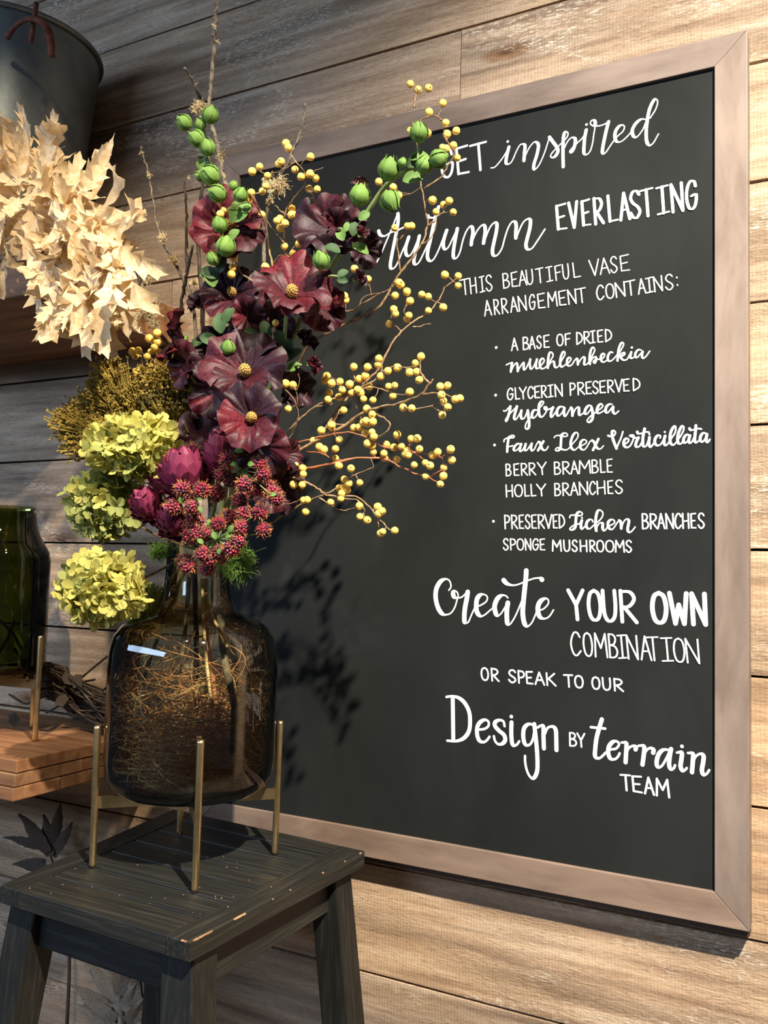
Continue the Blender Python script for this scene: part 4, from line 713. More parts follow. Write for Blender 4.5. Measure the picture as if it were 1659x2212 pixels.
# ---------------------------------------------------------------- flower stems
def petal_mesh(seed, mat, wide=1.0):
    r = random.Random(seed); nu, nv = 21, 10; V = []; F = []; p1, p2, p3_ = r.uniform(0, 6), r.uniform(0, 6), r.uniform(0, 6); am = r.uniform(.8, 1.35); fold = r.uniform(-.12, .25)
    for j in range(nv):
        v = j/(nv-1)
        for i in range(nu):
            u = -1+2*i/(nu-1); rr = v*(1-0.13*u*u*v+0.035*math.sin(7*u+p1)*v+0.02*math.sin(13*u+p3_)*v)
            a = u*(0.46+0.50*v)*wide
            x = math.sin(a)*rr; y = math.cos(a)*rr
            z = 0.62*v**1.4-0.40*v**3.5+am*(0.11*v**2.4*math.sin(u*4.4+p1)+0.085*v**3.2*math.sin(u*10.5+p2)+0.03*v**5*math.sin(u*22+p1))+0.022*math.cos(u*15+p3_)*v+fold*v*v*u
            V.append((x, y, z))
    for j in range(nv-1):
        for i in range(nu-1): a = j*nu+i; F.append((a, a+1, a+nu+1, a+nu))
    return mesh('petal', V, F, mat, True)
PET = {m: [petal_mesh(s*3+k, mt) for s in range(6)] for k, (m, mt) in enumerate({'b': M_petal, 'r': M_petalr, 'd': M_petald}.items())}
def sphere(c, r, seg=10, rings=7, s=(1, 1, 1)):
    V = []; F = []
    for i in range(rings+1):
        t = math.pi*i/rings
        for k in range(seg): a = 2*math.pi*k/seg; V.append((c[0]+s[0]*r*math.sin(t)*math.cos(a), c[1]+s[1]*r*math.sin(t)*math.sin(a), c[2]+s[2]*r*math.cos(t)))
    for i in range(rings):
        for k in range(seg): F.append((i*seg+k, (i+1)*seg+k, (i+1)*seg+(k+1) % seg, i*seg+(k+1) % seg))
    return np.array(V), F
def stamen_mesh():
    L = [sphere((0, 0, .16), .085, 10, 8, (1, 1, 1.35))]
    for k in range(70):
        z = 1-2*(k+.5)/70*.9; a = k*2.4; q = math.sqrt(1-z*z); L.append(sphere((.088*q*math.cos(a), .088*q*math.sin(a), .16+.12*z), .014, 4, 3))
    return mesh('stamen', *join(L), M_pollen)
STAM = stamen_mesh()
CUPV = lathe([(0.0, -.10), (.10, -.08), (.17, 0.0), (.20, .06)], 10)
CUP = mesh('calyx', *CUPV, M_bud, True)
def flower(parent, px, py, y, R, n, kind, roll=0, cup=0.0, petals=5, stamen=True, sizes=None, kinds=None):
    P = at(px, py, y); s = R*scale_at(P); M = basis(n, up=tuple(CU), roll=math.radians(roll), loc=P, s=s)
    f = put('flower', CUP, parent, M)
    for k in range(petals):
        q = (sizes[k] if sizes else random.uniform(.92, 1.08)); kk = kinds[k] if kinds else kind
        Mp = M @ Matrix.Rotation(2*math.pi*k/petals+random.uniform(-.06, .06), 4, 'Z') @ Matrix.Rotation(cup+random.uniform(-.16, .20), 4, 'X') @ Matrix.Scale(q, 4) @ Matrix.Translation((0, 0, .012*k))
        put('petal', random.choice(PET[kk]), f, Mp)
    if stamen: put('stamen', STAM, f, M @ Matrix.Scale(1.5, 4))
    return f
def bud_mesh():
    V = []; F = []; seg = 15; prof = [(0, -.95), (.35, -.85), (.75, -.5), (.92, -.05), (.85, .35), (.60, .72), (.28, .98), (.06, 1.18)]
    for r, z in prof:
        for k in range(seg):
            a = 2*math.pi*k/seg; g = 1+.07*math.cos(5*a)*(.3+abs(z)) ; tw = .25*z; V.append((r*g*math.cos(a+tw), r*g*math.sin(a+tw), z))
    for i in range(len(prof)-1):
        for k in range(seg): F.append((i*seg+k, i*seg+(k+1) % seg, (i+1)*seg+(k+1) % seg, (i+1)*seg+k))
    b = len(V)
    for j in range(5):                        # five sepals lying on the bud, tips free
        a = 2*math.pi*j/5; 
        for (rr, z, w) in ((.55, -.75, .18), (.93, -.3, .42), (1.02, .1, .42), (.85, .6, .28), (.55, 1.05, .10), (.50, 1.3, .01)):
            for u in (-1, 0, 1): aa = a+u*w*.95; rq = rr*(1.0+(.05 if u == 0 else 0.0)); V.append((rq*math.cos(aa+.25*z), rq*math.sin(aa+.25*z), z))
        for q in range(5):
            for u in (0, 1): o = b+18*j+3*q+u; F.append((o, o+1, o+4, o+3))
    return mesh('bud', V, F, M_bud, True)
BUD = bud_mesh()
def leaf_mesh(mat, nm='leaf'):
    V = []; F = []
    for i in range(8):
        v = i/7; w = .36*math.sin(math.pi*min(1, v*.92+.04))**.8*(1+.08*math.sin(9*v)); z = .12*math.sin(v*2.6)-.15*v*v
        V += [(-w, v, z+.10*w/.36), (-w*.5, v, z+.03), (0, v, z), (w*.5, v, z+.03), (w, v, z+.10*w/.36)]
    for i in range(7):
        for k in range(4): a = 5*i+k; F.append((a, a+1, a+6, a+5))
    return mesh(nm, V, F, mat, True)
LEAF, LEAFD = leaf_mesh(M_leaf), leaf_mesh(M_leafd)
def leaf(parent, px, py, y, ang, size_px, n=None, m=None, name='leaf', me=None):
    P = at(px, py, y); a = math.radians(ang); Yv = Vector(camdir(math.cos(a), math.sin(a), random.uniform(-.2, .2))).normalized(); Z = Vector(camdir(*(n or (random.uniform(-.5, .5), random.uniform(-.1, .6), 1)))); Z = (Z-Yv*Z.dot(Yv)).normalized(); X = Yv.cross(Z)
    return put(name, me or m or LEAF, parent, Matrix.Translation(Vector(P)) @ Matrix((X, Yv, Z)).transposed().to_4x4() @ Matrix.Scale(size_px*scale_at(P), 4))
def bud(parent, px, py, y, r, ang, tow=.2):
    P = at(px, py, y); a = math.radians(ang); n = camdir(math.cos(a), math.sin(a), tow); return put('bud', BUD, parent, basis(n, roll=random.uniform(0, 6), loc=P, s=r*1.17*scale_at(P)))
def spray(label, path, ys, r, cat='flower stem'):
    t = thing('hollyhock_stem', tuple(at(*path[0], ys[0])), label, cat, None); stem_px(path, ys, [r*.0007, r*.75*.0007, r*.5*.0007], M_stem, t); return t
s1 = spray('upright hollyhock stem with green buds and a crimson flower at left', [(470, 1150), (500, 960), (490, 745), (480, 700), (468, 650), (472, 580), (484, 520), (487, 470), (484, 430), (470, 400), (458, 370), (446, 330), (440, 285), (440, 262)], (-.25, -.30, -.38), 6.0)
for px, py, r, an, tw in [(400, 266, 15, 150, .2), (454, 250, 16, 75, .2), (427, 300, 16, 150, .1), (450, 320, 15, 110, .4), (433, 270, 11, 120, -.1), (456, 380, 19, 155, .3), (434, 380, 10, 170, .1), (472, 419, 17, 165, .3), (519, 422, 14, 60, .6), (504, 402, 9, 70, 0), (475, 487, 15, 110, .5), (487, 534, 19, 75, .5), (493, 752, 15, 90, .9), (462, 560, 13, 130, .3)]:
    bud(s1, px, py, -.385, r, an, tw)
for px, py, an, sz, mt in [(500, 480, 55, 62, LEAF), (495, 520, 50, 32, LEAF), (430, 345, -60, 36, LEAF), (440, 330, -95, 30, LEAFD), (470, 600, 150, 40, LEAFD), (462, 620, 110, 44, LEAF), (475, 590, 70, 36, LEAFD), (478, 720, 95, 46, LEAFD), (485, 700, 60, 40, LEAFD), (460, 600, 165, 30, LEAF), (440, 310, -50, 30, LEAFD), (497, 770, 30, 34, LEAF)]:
    leaf(s1, px, py, -.37, an, sz, None, mt)
flower(s1, 497, 495, -.345, 84, camdir(-.05, .15, 1), 'r', 20, .05, kinds='rrrbr', sizes=[1.0, 1.0, 1.02, 1.0, 1.0])
flower(s1, 505, 640, -.315, 72, camdir(-.1, .35, 1), 'd', 10, .15, kinds='ddbdd')
flower(s1, 535, 680, -.33, 44, camdir(.3, -.5, 1), 'b', 40, .3, stamen=False, kinds='brbrd')
flower(s1, 445, 665, -.31, 40, camdir(-.6, .5, .6), 'd', 40, .7, stamen=False)
s2 = spray('tall hollyhock stem leaning right across the board with two dark flowers', [(500, 1150), (560, 900), (600, 800), (625, 740), (660, 670), (700, 600), (735, 545), (765, 500), (800, 448), (830, 405), (860, 380), (900, 358), (925, 348)], (-.25, -.30, -.36), 7.5)
for px, py, r, an, tw in [(839, 368, 21, 80, .3), (905, 288, 18, 100, .4), (946, 344, 18, 20, .3), (915, 358, 16, 60, .2), (842, 432, 20, -60, .2), (694, 564, 17, 110, .4), (868, 352, 9, 60, .2)]:
    bud(s2, px, py, -.37, r, an, tw)
bp = bud(s2, 777, 424, -.365, 20, 82, .2)
for k in range(3): put('petal', PET['b'][k], bp, basis(camdir(.1, 1, .1), roll=k*2.1, loc=at(777, 414, -.365), s=.018) @ Matrix.Rotation(1.15, 4, 'X'))
obj('side_stem', tube(smoothpath([at(900, 358, -.36), at(903, 330, -.36), at(903, 300, -.368)], 4), .0014, 6), M_stem, s2, True)
obj('side_stem', tube(smoothpath([at(700, 600, -.34), at(690, 590, -.36), at(693, 575, -.368)], 4), .0014, 6), M_stem, s2, True)
obj('side_stem', tube(smoothpath([at(700, 605, -.34), at(715, 596, -.35), at(745, 600, -.35)], 4), .0016, 6), M_stem, s2, True)
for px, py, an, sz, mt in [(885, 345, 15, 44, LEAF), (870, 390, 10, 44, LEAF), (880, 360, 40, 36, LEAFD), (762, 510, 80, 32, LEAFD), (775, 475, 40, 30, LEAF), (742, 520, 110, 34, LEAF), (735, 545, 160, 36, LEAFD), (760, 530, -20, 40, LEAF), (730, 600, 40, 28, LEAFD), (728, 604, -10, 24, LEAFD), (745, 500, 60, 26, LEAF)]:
    leaf(s2, px, py, -.36, an, sz, None, mt)
flower(s2, 716, 500, -.325, 80, camdir(-.1, .3, 1), 'b', 30, .25, stamen=False, kinds='bddbd')
flower(s2, 725, 490, -.345, 46, camdir(.1, .1, 1), 'b', 70, .75, stamen=False, kinds='bbdbd')
flower(s2, 778, 540, -.315, 46, camdir(.6, -.3, .7), 'd', 30, .3, stamen=False)
flower(s2, 775, 510, -.36, 26, camdir(.5, .3, .8), 'b', 30, .9, stamen=False, kinds='bbbdb')
flower(s2, 765, 605, -.35, 28, camdir(.8, .2, .5), 'b', 30, .9, stamen=False, kinds='bbdbd')
flower(s2, 632, 645, -.36, 90, camdir(.05, .66, 1), 'r', 0, .16, kinds='rbbrb', sizes=[1.12, 1.0, .78, .80, 1.0])
flower(s2, 690, 670, -.31, 62, camdir(.4, .1, .9), 'r', 10, .1, stamen=False, kinds='rbrbr')
s3 = spray('low hollyhock stem carrying the two open plum flowers at the centre', [(480, 1150), (540, 1000), (560, 900), (590, 820), (610, 760), (617, 700), (620, 655)], (-.25, -.29, -.33), 7.0)
obj('side_stem', tube(smoothpath([at(595, 810, -.30), at(620, 795, -.31), at(650, 788, -.33)], 4), .0018, 6), M_stem, s3, True)
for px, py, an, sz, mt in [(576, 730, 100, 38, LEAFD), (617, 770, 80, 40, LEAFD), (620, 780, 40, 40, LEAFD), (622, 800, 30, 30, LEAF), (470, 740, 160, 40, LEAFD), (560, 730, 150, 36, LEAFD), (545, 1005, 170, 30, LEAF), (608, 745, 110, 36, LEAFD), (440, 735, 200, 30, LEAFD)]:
    leaf(s3, px, py, -.325, an, sz, None, mt)
flower(s3, 532, 812, -.365, 92, camdir(0, .45, 1), 'd', 0, .12, kinds='dbbbd', sizes=[1.05, 1.1, .80, .72, 1.08])
flower(s3, 544, 910, -.385, 82, camdir(.1, .35, 1), 'b', 36, .20, kinds='drbbd', sizes=[1.0, .95, 1.0, .85, .95])
flower(s3, 400, 735, -.33, 66, camdir(-1, .25, .35), 'r', 30, .25, stamen=False, kinds='rbrdb')
flower(s3, 415, 790, -.325, 60, camdir(-.7, -.1, .6), 'b', 0, .3, stamen=False, kinds='bdrdb')
flower(s3, 462, 845, -.315, 62, camdir(-.4, -.2, 1), 'd', 20, .1, stamen=False, kinds='ddrdb')
flower(s3, 440, 945, -.30, 62, camdir(-.2, .2, 1), 'd', 10, .2, stamen=False)
flower(s3, 560, 965, -.34, 68, camdir(.2, -.5, 1), 'b', 10, .2, stamen=False, kinds='dbddb')
flower(s3, 590, 1045, -.29, 66, camdir(.5, -.2, .9), 'b', 0, .15, stamen=False, kinds='bdbdd')
flower(s3, 610, 985, -.30, 44, camdir(.9, .1, .5), 'b', 0, .4, stamen=False, kinds='bdrdb')
flower(s3, 665, 787, -.335, 28, camdir(.9, -.1, .5), 'b', 20, .8, stamen=False, kinds='bbrbd')
flower(s3, 655, 745, -.27, 32, camdir(.6, .5, .4), 'd', 20, .6, stamen=False)
flower(s3, 630, 840, -.27, 50, camdir(.6, 0, .6), 'd', 20, .2, stamen=False)
flower(s3, 585, 700, -.30, 56, camdir(.2, -.4, .9), 'd', 0, .2, stamen=False)
flower(s3, 480, 770, -.30, 64, camdir(-.1, 0, 1), 'd', 30, .1, stamen=False)
# ---------------------------------------------------------------- artichokes
def bract_mesh():
    V = []; F = []
    for i in range(7):
        v = i/6; w = .36*math.sin(math.pi*min(1, .18+v*.80))**.7; 
        if i == 6: w = .02
        for u in (-1, -.5, 0, .5, 1): V.append((u*w, v, -.16*u*u*w/.36+.0+.10*v*v))
    for i in range(6):
        for k in range(4): a = 5*i+k; F.append((a, a+1, a+6, a+5))
    n = len(V); V += [(x*.9, y, z-.05) for x, y, z in V]; F += [tuple(q+n for q in f[::-1]) for f in F]
    return mesh('bract', V, F, M_arti, True)
BRACT = bract_mesh()
def artichoke(label, px, py, y, R, asp, n, open_=0.0):
    P = at(px, py, y); s = R*scale_at(P); M = basis(n, up=(.1, .2, 1), roll=random.uniform(0, 6), loc=P, s=s)
    t = thing('artichoke', tuple(P), label, 'artichoke', 'magenta artichokes in the bouquet')
    put('core', mesh('core', *sphere((0, 0, 0), .80, 14, 9, (1, 1, asp)), M_arti, True), t, M)
    rows = 8; k = 0
    for i in range(rows):
        th = math.pi*(.94-.86*i/(rows-1)); cnt = max(4, int(11*math.sin(th)+2)); z = math.cos(th)
        for j in range(cnt):
            a = 2*math.pi*(j+.5*(i % 2))/cnt; r = math.sin(th)*.86; pos = Matrix.Translation((r*math.cos(a), r*math.sin(a), z*.86*asp-.05))
            rad = Vector((math.cos(a), math.sin(a), 0)); tilt = th-math.pi/2-(.10+open_*(1-i/rows))      # direction of the bract tip
            Yv = (Vector((0, 0, 1))*math.cos(-tilt*.9+0)-rad*math.sin(-tilt*.9)).normalized() if False else (Vector((0, 0, asp))*math.sin(th)+rad*(-math.cos(th)*-1)*-1*math.cos(th)*0+rad*(-z)*.9+rad*open_*.5).normalized()
            Z = (rad*math.sin(th)+Vector((0, 0, z))); Z = (Z-Yv*Z.dot(Yv)).normalized(); X = Yv.cross(Z)
            put('bract', BRACT, t, M @ pos @ Matrix((X, Yv, Z)).transposed().to_4x4() @ Matrix.Scale(.72*random.uniform(.92, 1.08), 4))
    e = Vector(M @ Vector((0, 0, -.8*asp))); q = Vector(at(430, 1190, VC[1])); obj('stem', tube(smoothpath([e, e.lerp(q, .5)+Vector((0, 0.01, 0)), q], 5), .0032, 7), M_stem, t, True)
artichoke('tall magenta artichoke head below the lowest plum flower', 473, 985, -.36, 36, 1.55, camdir(.05, 1, .25), .10)
artichoke('largest bright magenta artichoke beside the lime hydrangea', 400, 1030, -.375, 56, 1.0, camdir(.02, 1, .30), .25)
artichoke('dark artichoke half hidden behind the largest magenta one', 355, 1030, -.32, 38, 1.1, camdir(-.3, 1, .2))
artichoke('round closed artichoke at the left, against the lime hydrangea', 319, 1092, -.385, 38, 1.1, camdir(-.25, .8, .9))
artichoke('lowest artichoke just above the vase neck', 374, 1126, -.38, 38, 1.2, camdir(0, .7, .7))
# ---------------------------------------------------------------- bramble fruits
def bramble_mesh(seed):
    r = random.Random(seed); L = []; mi = []
    s0 = sphere((0, 0, 0), .78, 8, 6); L.append(s0); mi += [1]*len(s0[1])
    for k in range(58):
        z = 1-2*(k+.5)/58; a = k*2.39996+r.uniform(-.1, .1); q = math.sqrt(1-z*z); rr = .23*r.uniform(.85, 1.1)
        b = sphere((.82*q*math.cos(a), .82*q*math.sin(a), .88*z), rr, 7, 5); L.append(b); mi += [0 if r.random() < .55 else 1]*len(b[1])
    V, F = join(L); return mesh('bramble_fruit', V, F, None, True, mats=[M_drup, M_drupd], midx=mi)
def husk_mesh(seed):
    r = random.Random(seed); L = []
    for k in range(95):
        a = r.uniform(0, 6.28); z = r.uniform(-1, .75); q = math.sqrt(max(0, 1-z*z)); p = np.array([q*math.cos(a), q*math.sin(a), z])
        L.append(tube([p*.85, p*1.1+np.array([0, 0, .05]), p*r.uniform(1.15, 1.4)+np.array([r.uniform(-.2, .2), r.uniform(-.2, .2), r.uniform(0, .3)])], [.04, .03, .012], 3, False))
    return mesh('husk', *join(L), M_husk)
BRS = [bramble_mesh(k) for k in range(3)]; HUS = [husk_mesh(k) for k in range(3)]
def bramble(label, lst, y, root_, stalks):
    H = lambda p: (270+p[0]/4.1475, 880+p[1]/4.1475)
    t = thing('bramble_spray', tuple(at(*H(root_), y)), label, 'berries', 'bramble fruit sprays')
    rt = at(*H(root_), y+.02)
    obj('main_stem', tube(smoothpath([rt, (rt+at(440, 1200, VC[1]))/2, at(440, 1215, VC[1])], 4), .0022, 6), M_stem, t, True); L = []
    for (x, yy, dep_) in lst:
        P = at(*H((x, yy)), y+dep_); s = scale_at(P)*random.uniform(15.8, 19.0); d = P-rt; n = np.array(d)/(np.linalg.norm(d)+1e-6)*.6+camdir(0, 0, 1)*.7+RNG.normal(0, .2, 3)
        M = basis(n, roll=random.uniform(0, 6), loc=P, s=s); f = put('bramble_fruit', random.choice(BRS), t, M); put('husk', random.choice(HUS), f, M)
        b = P-np.array(Vector(n).normalized())*s; L.append(tube(smoothpath([b, (b+rt)/2+camdir(0, 0, .006), rt], 4), .0010, 5, False))
    obj('stalks', join(L), M_stem, t, True)
    for (x, yy, a, z) in stalks: leaf(t, *H((x, yy)), y-.012, a, z, None, LEAF)
bramble('upper right bramble spray under the lowest plum flower', [(440, 455, .03), (930, 475, 0), (870, 605, .01), (1200, 500, 0), (1235, 600, .005), (1070, 690, -.012), (950, 650, .02), (1180, 720, .02), (1285, 710, .02), (600, 400, .05), (820, 770, .03), (1040, 830, .01), (1350, 820, .0), (1330, 770, .02)], -.385, (1060, 560), [(1010, 510, 180, 16), (1100, 520, 30, 16), (1060, 400, 170, 20), (1300, 790, 20, 14)])
bramble('left bramble spray lying over the artichokes', [(515, 735, 0), (680, 745, .005), (430, 890, 0), (600, 895, -.008), (610, 960, .01), (640, 1020, .02), (570, 1040, .03), (560, 800, .01)], -.41, (600, 830, ), [(520, 860, 120, 16), (660, 890, -60, 14), (640, 820, 0, 12)])
bramble('lowest bramble spray hanging over the vase neck', [(1200, 940, 0), (1060, 950, .02), (930, 985, .03), (830, 1045, -.005), (650, 1130, 0), (590, 1150, .01), (700, 1140, .01), (1040, 1075, 0), (1240, 1095, .01), (1010, 1195, 0), (950, 1265, 0), (700, 1310, -.01), (840, 1300, .005), (750, 1350, 0), (570, 1420, .02), (740, 1440, .02), (860, 1340, .02), (540, 1380, .03)], -.40, (830, 1180), [(820, 1180, 120, 18), (900, 1160, 30, 16), (930, 1120, 60, 18), (840, 1320, 80, 14), (700, 1220, 140, 16), (760, 1060, 100, 14)])
# ---------------------------------------------------------------- hydrangeas
def floret_mesh(mat, seed):
    r = random.Random(seed); V = []; F = []
    for k in range(4):
        a = k*math.pi/2+r.uniform(-.12, .12); up = r.uniform(.05, .75); L = r.uniform(.85, 1.1); b = len(V); c, s = math.cos(a), math.sin(a)
        for (x, w, z) in ((.06, .05, 0), (.38, .34, .05), (.72, .42, .10), (1.0, .20, .06)):
            for u in (-1, 0, 1): X, Y_, Z = x*L, u*w, z+up*x*x*.6+.07*abs(u)*r.uniform(.2, 1.6); V.append((c*X-s*Y_, s*X+c*Y_, Z))
        for i in range(3):
            for u in (0, 1): o = b+3*i+u; F.append((o, o+3, o+4, o+1))
    return mesh('floret', V, F, mat, True)
FL = [floret_mesh(M_hyd, k) for k in range(5)]; FLG = [floret_mesh(M_hydg, k+9) for k in range(4)]
def hydrangea(label, px, py, y, rx, ry, n, green, size, lobes=None, root_=(430, 1190)):
    C_ = at(px, py, y); s = scale_at(C_); t = thing('hydrangea_head', tuple(C_), label, 'hydrangea', 'green hydrangea heads'); L = []; g = math.pi*(3-math.sqrt(5)); q = at(*root_, VC[1])
    for k in range(n):
        z = 1-2*(k+.5)/n; a = k*g; r = math.sqrt(1-z*z); d = np.array([r*math.cos(a), r*math.sin(a), z]); j = random.uniform(.80, 1.06)*(1+.07*math.sin(5*d[0]+4*d[1]))
        P = C_+(d[0]*CR*rx+d[1]*CU*ry-d[2]*FW*min(rx, ry)*.85)*s*j; nn = (d[0]*CR+d[1]*CU-d[2]*FW)+RNG.normal(0, .65, 3)
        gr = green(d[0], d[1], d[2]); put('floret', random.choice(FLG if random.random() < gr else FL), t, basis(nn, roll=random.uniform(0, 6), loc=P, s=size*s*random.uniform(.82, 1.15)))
        if k % 2 == 0: L.append(tube([C_+(P-C_)*.25, P], .0005, 3, False))
    obj('pedicels', join(L), M_stem, t); obj('stem', tube(smoothpath([C_, (C_+q)/2+np.array([0, 0, -.01]), q], 5), .0022, 6), M_twig, t, True)
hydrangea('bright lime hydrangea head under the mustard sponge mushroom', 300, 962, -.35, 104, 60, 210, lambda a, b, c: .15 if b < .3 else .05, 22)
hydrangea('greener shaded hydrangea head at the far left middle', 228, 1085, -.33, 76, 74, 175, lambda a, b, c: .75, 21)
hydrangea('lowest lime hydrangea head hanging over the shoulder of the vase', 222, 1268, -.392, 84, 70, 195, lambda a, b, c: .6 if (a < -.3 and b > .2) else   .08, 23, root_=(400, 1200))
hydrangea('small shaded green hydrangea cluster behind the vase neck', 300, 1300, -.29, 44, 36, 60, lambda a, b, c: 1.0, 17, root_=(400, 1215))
# ---------------------------------------------------------------- sponge mushrooms
def sponge(label, ox, oy, y, a0, a1, R0_, R1_, n, mat, dd=.05, wob=0.0):
    O = at(ox, oy, y); s = scale_at(O); t = thing('sponge_mushroom', tuple(O), label, 'sponge mushroom', 'sponge mushrooms'); L = []; caps_ = []
    nl = max(5, int((a1-a0)/11)); lobes = []
    for q in range(nl): lobes.append((a0+(a1-a0)*(q+.5)/nl+random.uniform(-3, 3), R1_*(1-wob*2)*random.uniform(.86, 1.08), random.uniform(-.26, .26)))
    for q in range(nl): lobes.append((random.uniform(a0+4, a1-4), R1_*random.uniform(.62, .86), random.uniform(.05, .5)))
    for la, lr, lz in lobes:
        lw = R1_*.13
        for k in range(n//len(lobes)*2):
            a = math.radians(la+random.gauss(0, 1.2)); d = camdir(math.cos(a), math.sin(a), lz); d /= np.linalg.norm(d); st_ = O+d*R0_*s*random.uniform(.1, 2); m = O+d*lr*s*random.uniform(.42, .6)+RNG.normal(0, 1.6, 3)*s
            e = O+d*(lr-lw)*s+RNG.normal(0, 1, 3)*lw*s*.42; dd_ = e-(O+d*(lr-lw*1.6)*s); dd_ /= np.linalg.norm(dd_)+1e-9; e = e+dd_*lw*s*random.uniform(.2, .8)
            L.append(tube([st_, m, e], [.0010, .0008, .0006], 3, False))
            for _ in range(4):
                e2 = e+(dd_+RNG.normal(0, .6, 3))*s*random.uniform(1, 4); L.append(tube([e, e2], [.0004, .0005], 3, False)); caps_.append(sphere(e2, (.0013 if k % 3 else .0018)*random.uniform(.7, 1.3), 4, 3))
    tag(obj('fan_fibres', join(L), M_sponge, t), kind='stuff'); tag(obj('fringe_tips', join(caps_), mat, t), kind='stuff')
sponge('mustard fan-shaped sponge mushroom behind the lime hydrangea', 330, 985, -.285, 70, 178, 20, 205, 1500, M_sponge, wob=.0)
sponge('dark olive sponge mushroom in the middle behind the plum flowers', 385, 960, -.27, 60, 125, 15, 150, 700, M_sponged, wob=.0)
# ---------------------------------------------------------------- moss at the neck
def moss(label, px, py, y, r, n):
    t = thing('moss_clump', tuple(at(px, py, y)), label, 'moss', None); tag(obj('moss_strands', tuft(px, py, y, r, n, long_=1.15, curl=1.15), M_moss, t), kind='stuff')
moss('curly bright green moss right of the vase neck', 510, 1215, -.30, 44, 520)
moss('small dark green moss tuft left of the vase neck', 345, 1190, -.29, 28, 220)
# ---------------------------------------------------------------- loose stems seen through the glass
def vstem(name, label, P, ys, r, mat, cat='stem'):
    W_ = smoothpath([at(x, y, d) for (x, y), d in zip(P, np.interp(np.linspace(0, 1, len(P)), np.linspace(0, 1, len(ys)), ys))], 6)
    for w in W_:                                # keep every point inside the glass
        lim = max(.02, float(np.interp(w[2], [vz, vz+.03, vz+.06, vz+.19, vz+.24, vz+.262, vz+.29, vz+.4], [.09, .112, .119, .118, .100, .07, .046, .040]))-r*.0007-.002); d = w[:2]-VC; q = np.linalg.norm(d)
        if q > lim: w[:2] = VC+d*lim/q
        w[2] = max(w[2], vz+.016)
    t = thing(name, tuple(W_[-1]), label, cat, None); obj('stem_piece', tube(W_, r*.0007*(1+RNG.uniform(-.1, .14, len(W_))), 8), mat, t, True); return t
zc_ = VC[1]
vstem('lichen_bough', 'thick grey lichen-covered bough slanting inside the vase', [(470, 1230), (478, 1350), (488, 1440), (510, 1530), (535, 1590), (548, 1640)], (zc_, zc_-.03, zc_-.05), 8, M_bark, 'branch')
vstem('bent_straw_stem', 'pale bent stem at the upper right inside the vase', [(455, 1280), (480, 1330), (500, 1345), (532, 1405)], (zc_-.03, zc_-.06), 3.4, M_straw)
vstem('red_brown_stem', 'orange-brown stem near the middle of the vase', [(440, 1250), (448, 1390), (458, 1450), (470, 1550), (488, 1640)], (zc_, zc_-.02), 5.5, M_redst)
vstem('golden_stem', 'golden stem left of the orange-brown one inside the vase', [(436, 1250), (442, 1380), (452, 1480), (460, 1530)], (zc_-.02, zc_-.045), 3.6, M_straw)
vstem('grey_green_stem', 'grey-green stem slanting left inside the vase', [(400, 1230), (350, 1350), (318, 1440), (300, 1500), (262, 1640), (250, 1680)], (zc_, zc_-.02), 4.5, M_bark)
vstem('pink_brown_stem', 'pinkish brown stem left of centre inside the vase', [(410, 1230), (398, 1380), (380, 1480), (372, 1520)], (zc_, zc_-.02), 5, M_bark)
vstem('dark_inner_stem', 'dark upright stem in the centre of the vase', [(420, 1230), (424, 1400), (420, 1560)], (zc_+.02, zc_+.03), 6, M_bark2)
vstem('olive_inner_stem', 'olive green stem ending in the vine nest', [(445, 1250), (442, 1430), (440, 1500)], (zc_+.02, zc_+.02), 6, M_stem)
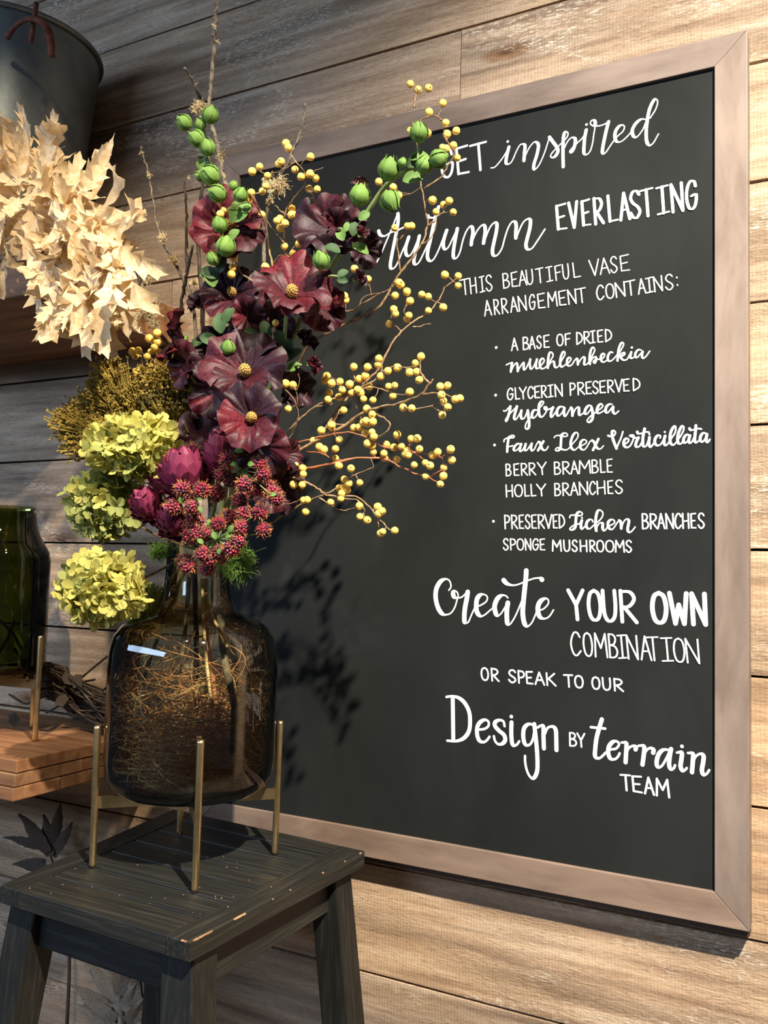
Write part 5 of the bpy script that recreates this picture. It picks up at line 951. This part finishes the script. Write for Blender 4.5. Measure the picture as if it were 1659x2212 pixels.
# ---------------------------------------------------------------- dried leaves and cable under the stool
def dried(label, rib, lobes, y, mat, r=.004):
    t = thing('dried_leaf_spray', tuple(at(*rib[-1], y)), label, 'dried leaf', None); W_ = [at(a, b, y) for a, b in rib]; W_.append(np.array([W_[-1][0], y, FLOOR+.001])); W_ = smoothpath(W_, 5)
    obj('midrib', tube(W_, [r*.5, r], 6), mat, t, True)
    for (x, yy, an, sz, w) in lobes:
        n = 12; V = []; F = []
        for i in range(n):
            v = i/(n-1); ww = w*.75*math.sin(math.pi*min(1, .25+v*.74))*(1+.16*(i%2))
            V += [(-ww, v, .04*math.sin(4*v)), (0, v, .10*v), (ww, v, .04*math.cos(5*v))]
        for i in range(n-1): F += [(3*i, 3*i+1, 3*i+4, 3*i+3), (3*i+1, 3*i+2, 3*i+5, 3*i+4)]
        leaf(t, x, yy, y+random.uniform(-.01, .006), an, sz, (random.uniform(-.3, .3), .1, 1), None, 'lobe', mesh('lobe', V, F, mat, True))
dried('tall grey dried leaf with toothed lobes standing below the stool top', [(248, 2060), (256, 2120), (262, 2200), (264, 2250)],
    [(250, 2085, 120, 89, 0.18), (252, 2110, 135, 87, 0.16), (248, 2150, 140, 92, 0.18), (250, 2165, 125, 107, 0.17), (252, 2200, 150, 87, 0.18), (256, 2215, 135, 130, 0.21), (262, 2230, 150, 121, 0.16), (262, 2180, 60, 72, 0.18), (264, 2220, 55, 87, 0.18), (256, 2130, 75, 87, 0.23), (254, 2100, 95, 101, 0.25), (262, 2260, 45, 101, 0.18), (262, 2150, 90, 130, 0.17)], -.045, M_dry, .010)
dried('dark dried leaf in the shade left of the stool', [(95, 1800), (110, 1850), (130, 1920), (150, 2060)],
    [(105, 1840, 125, 105, .17), (100, 1830, 165, 92, .13), (108, 1850, 100, 90, .2), (115, 1850, 60, 90, .16), (100, 1860, 185, 70, .14), (112, 1830, 80, 95, .17), (118, 1880, 170, 90, .15)], -.02, M_dryd)
cb_ = thing('black_cable', tuple(at(308, 2300, .02)), 'thin black cable curving down the wall behind the stool', 'cable')
obj('cable', tube(smoothpath([at(268, 2125, .02), at(285, 2108, .02), at(296, 2100, .015), at(305, 2130, .012), at(310, 2180, .012), at(313, 2240, .012), at(314, 2330, .012)], 6), .0018, 6), M_cable, cb_, True)
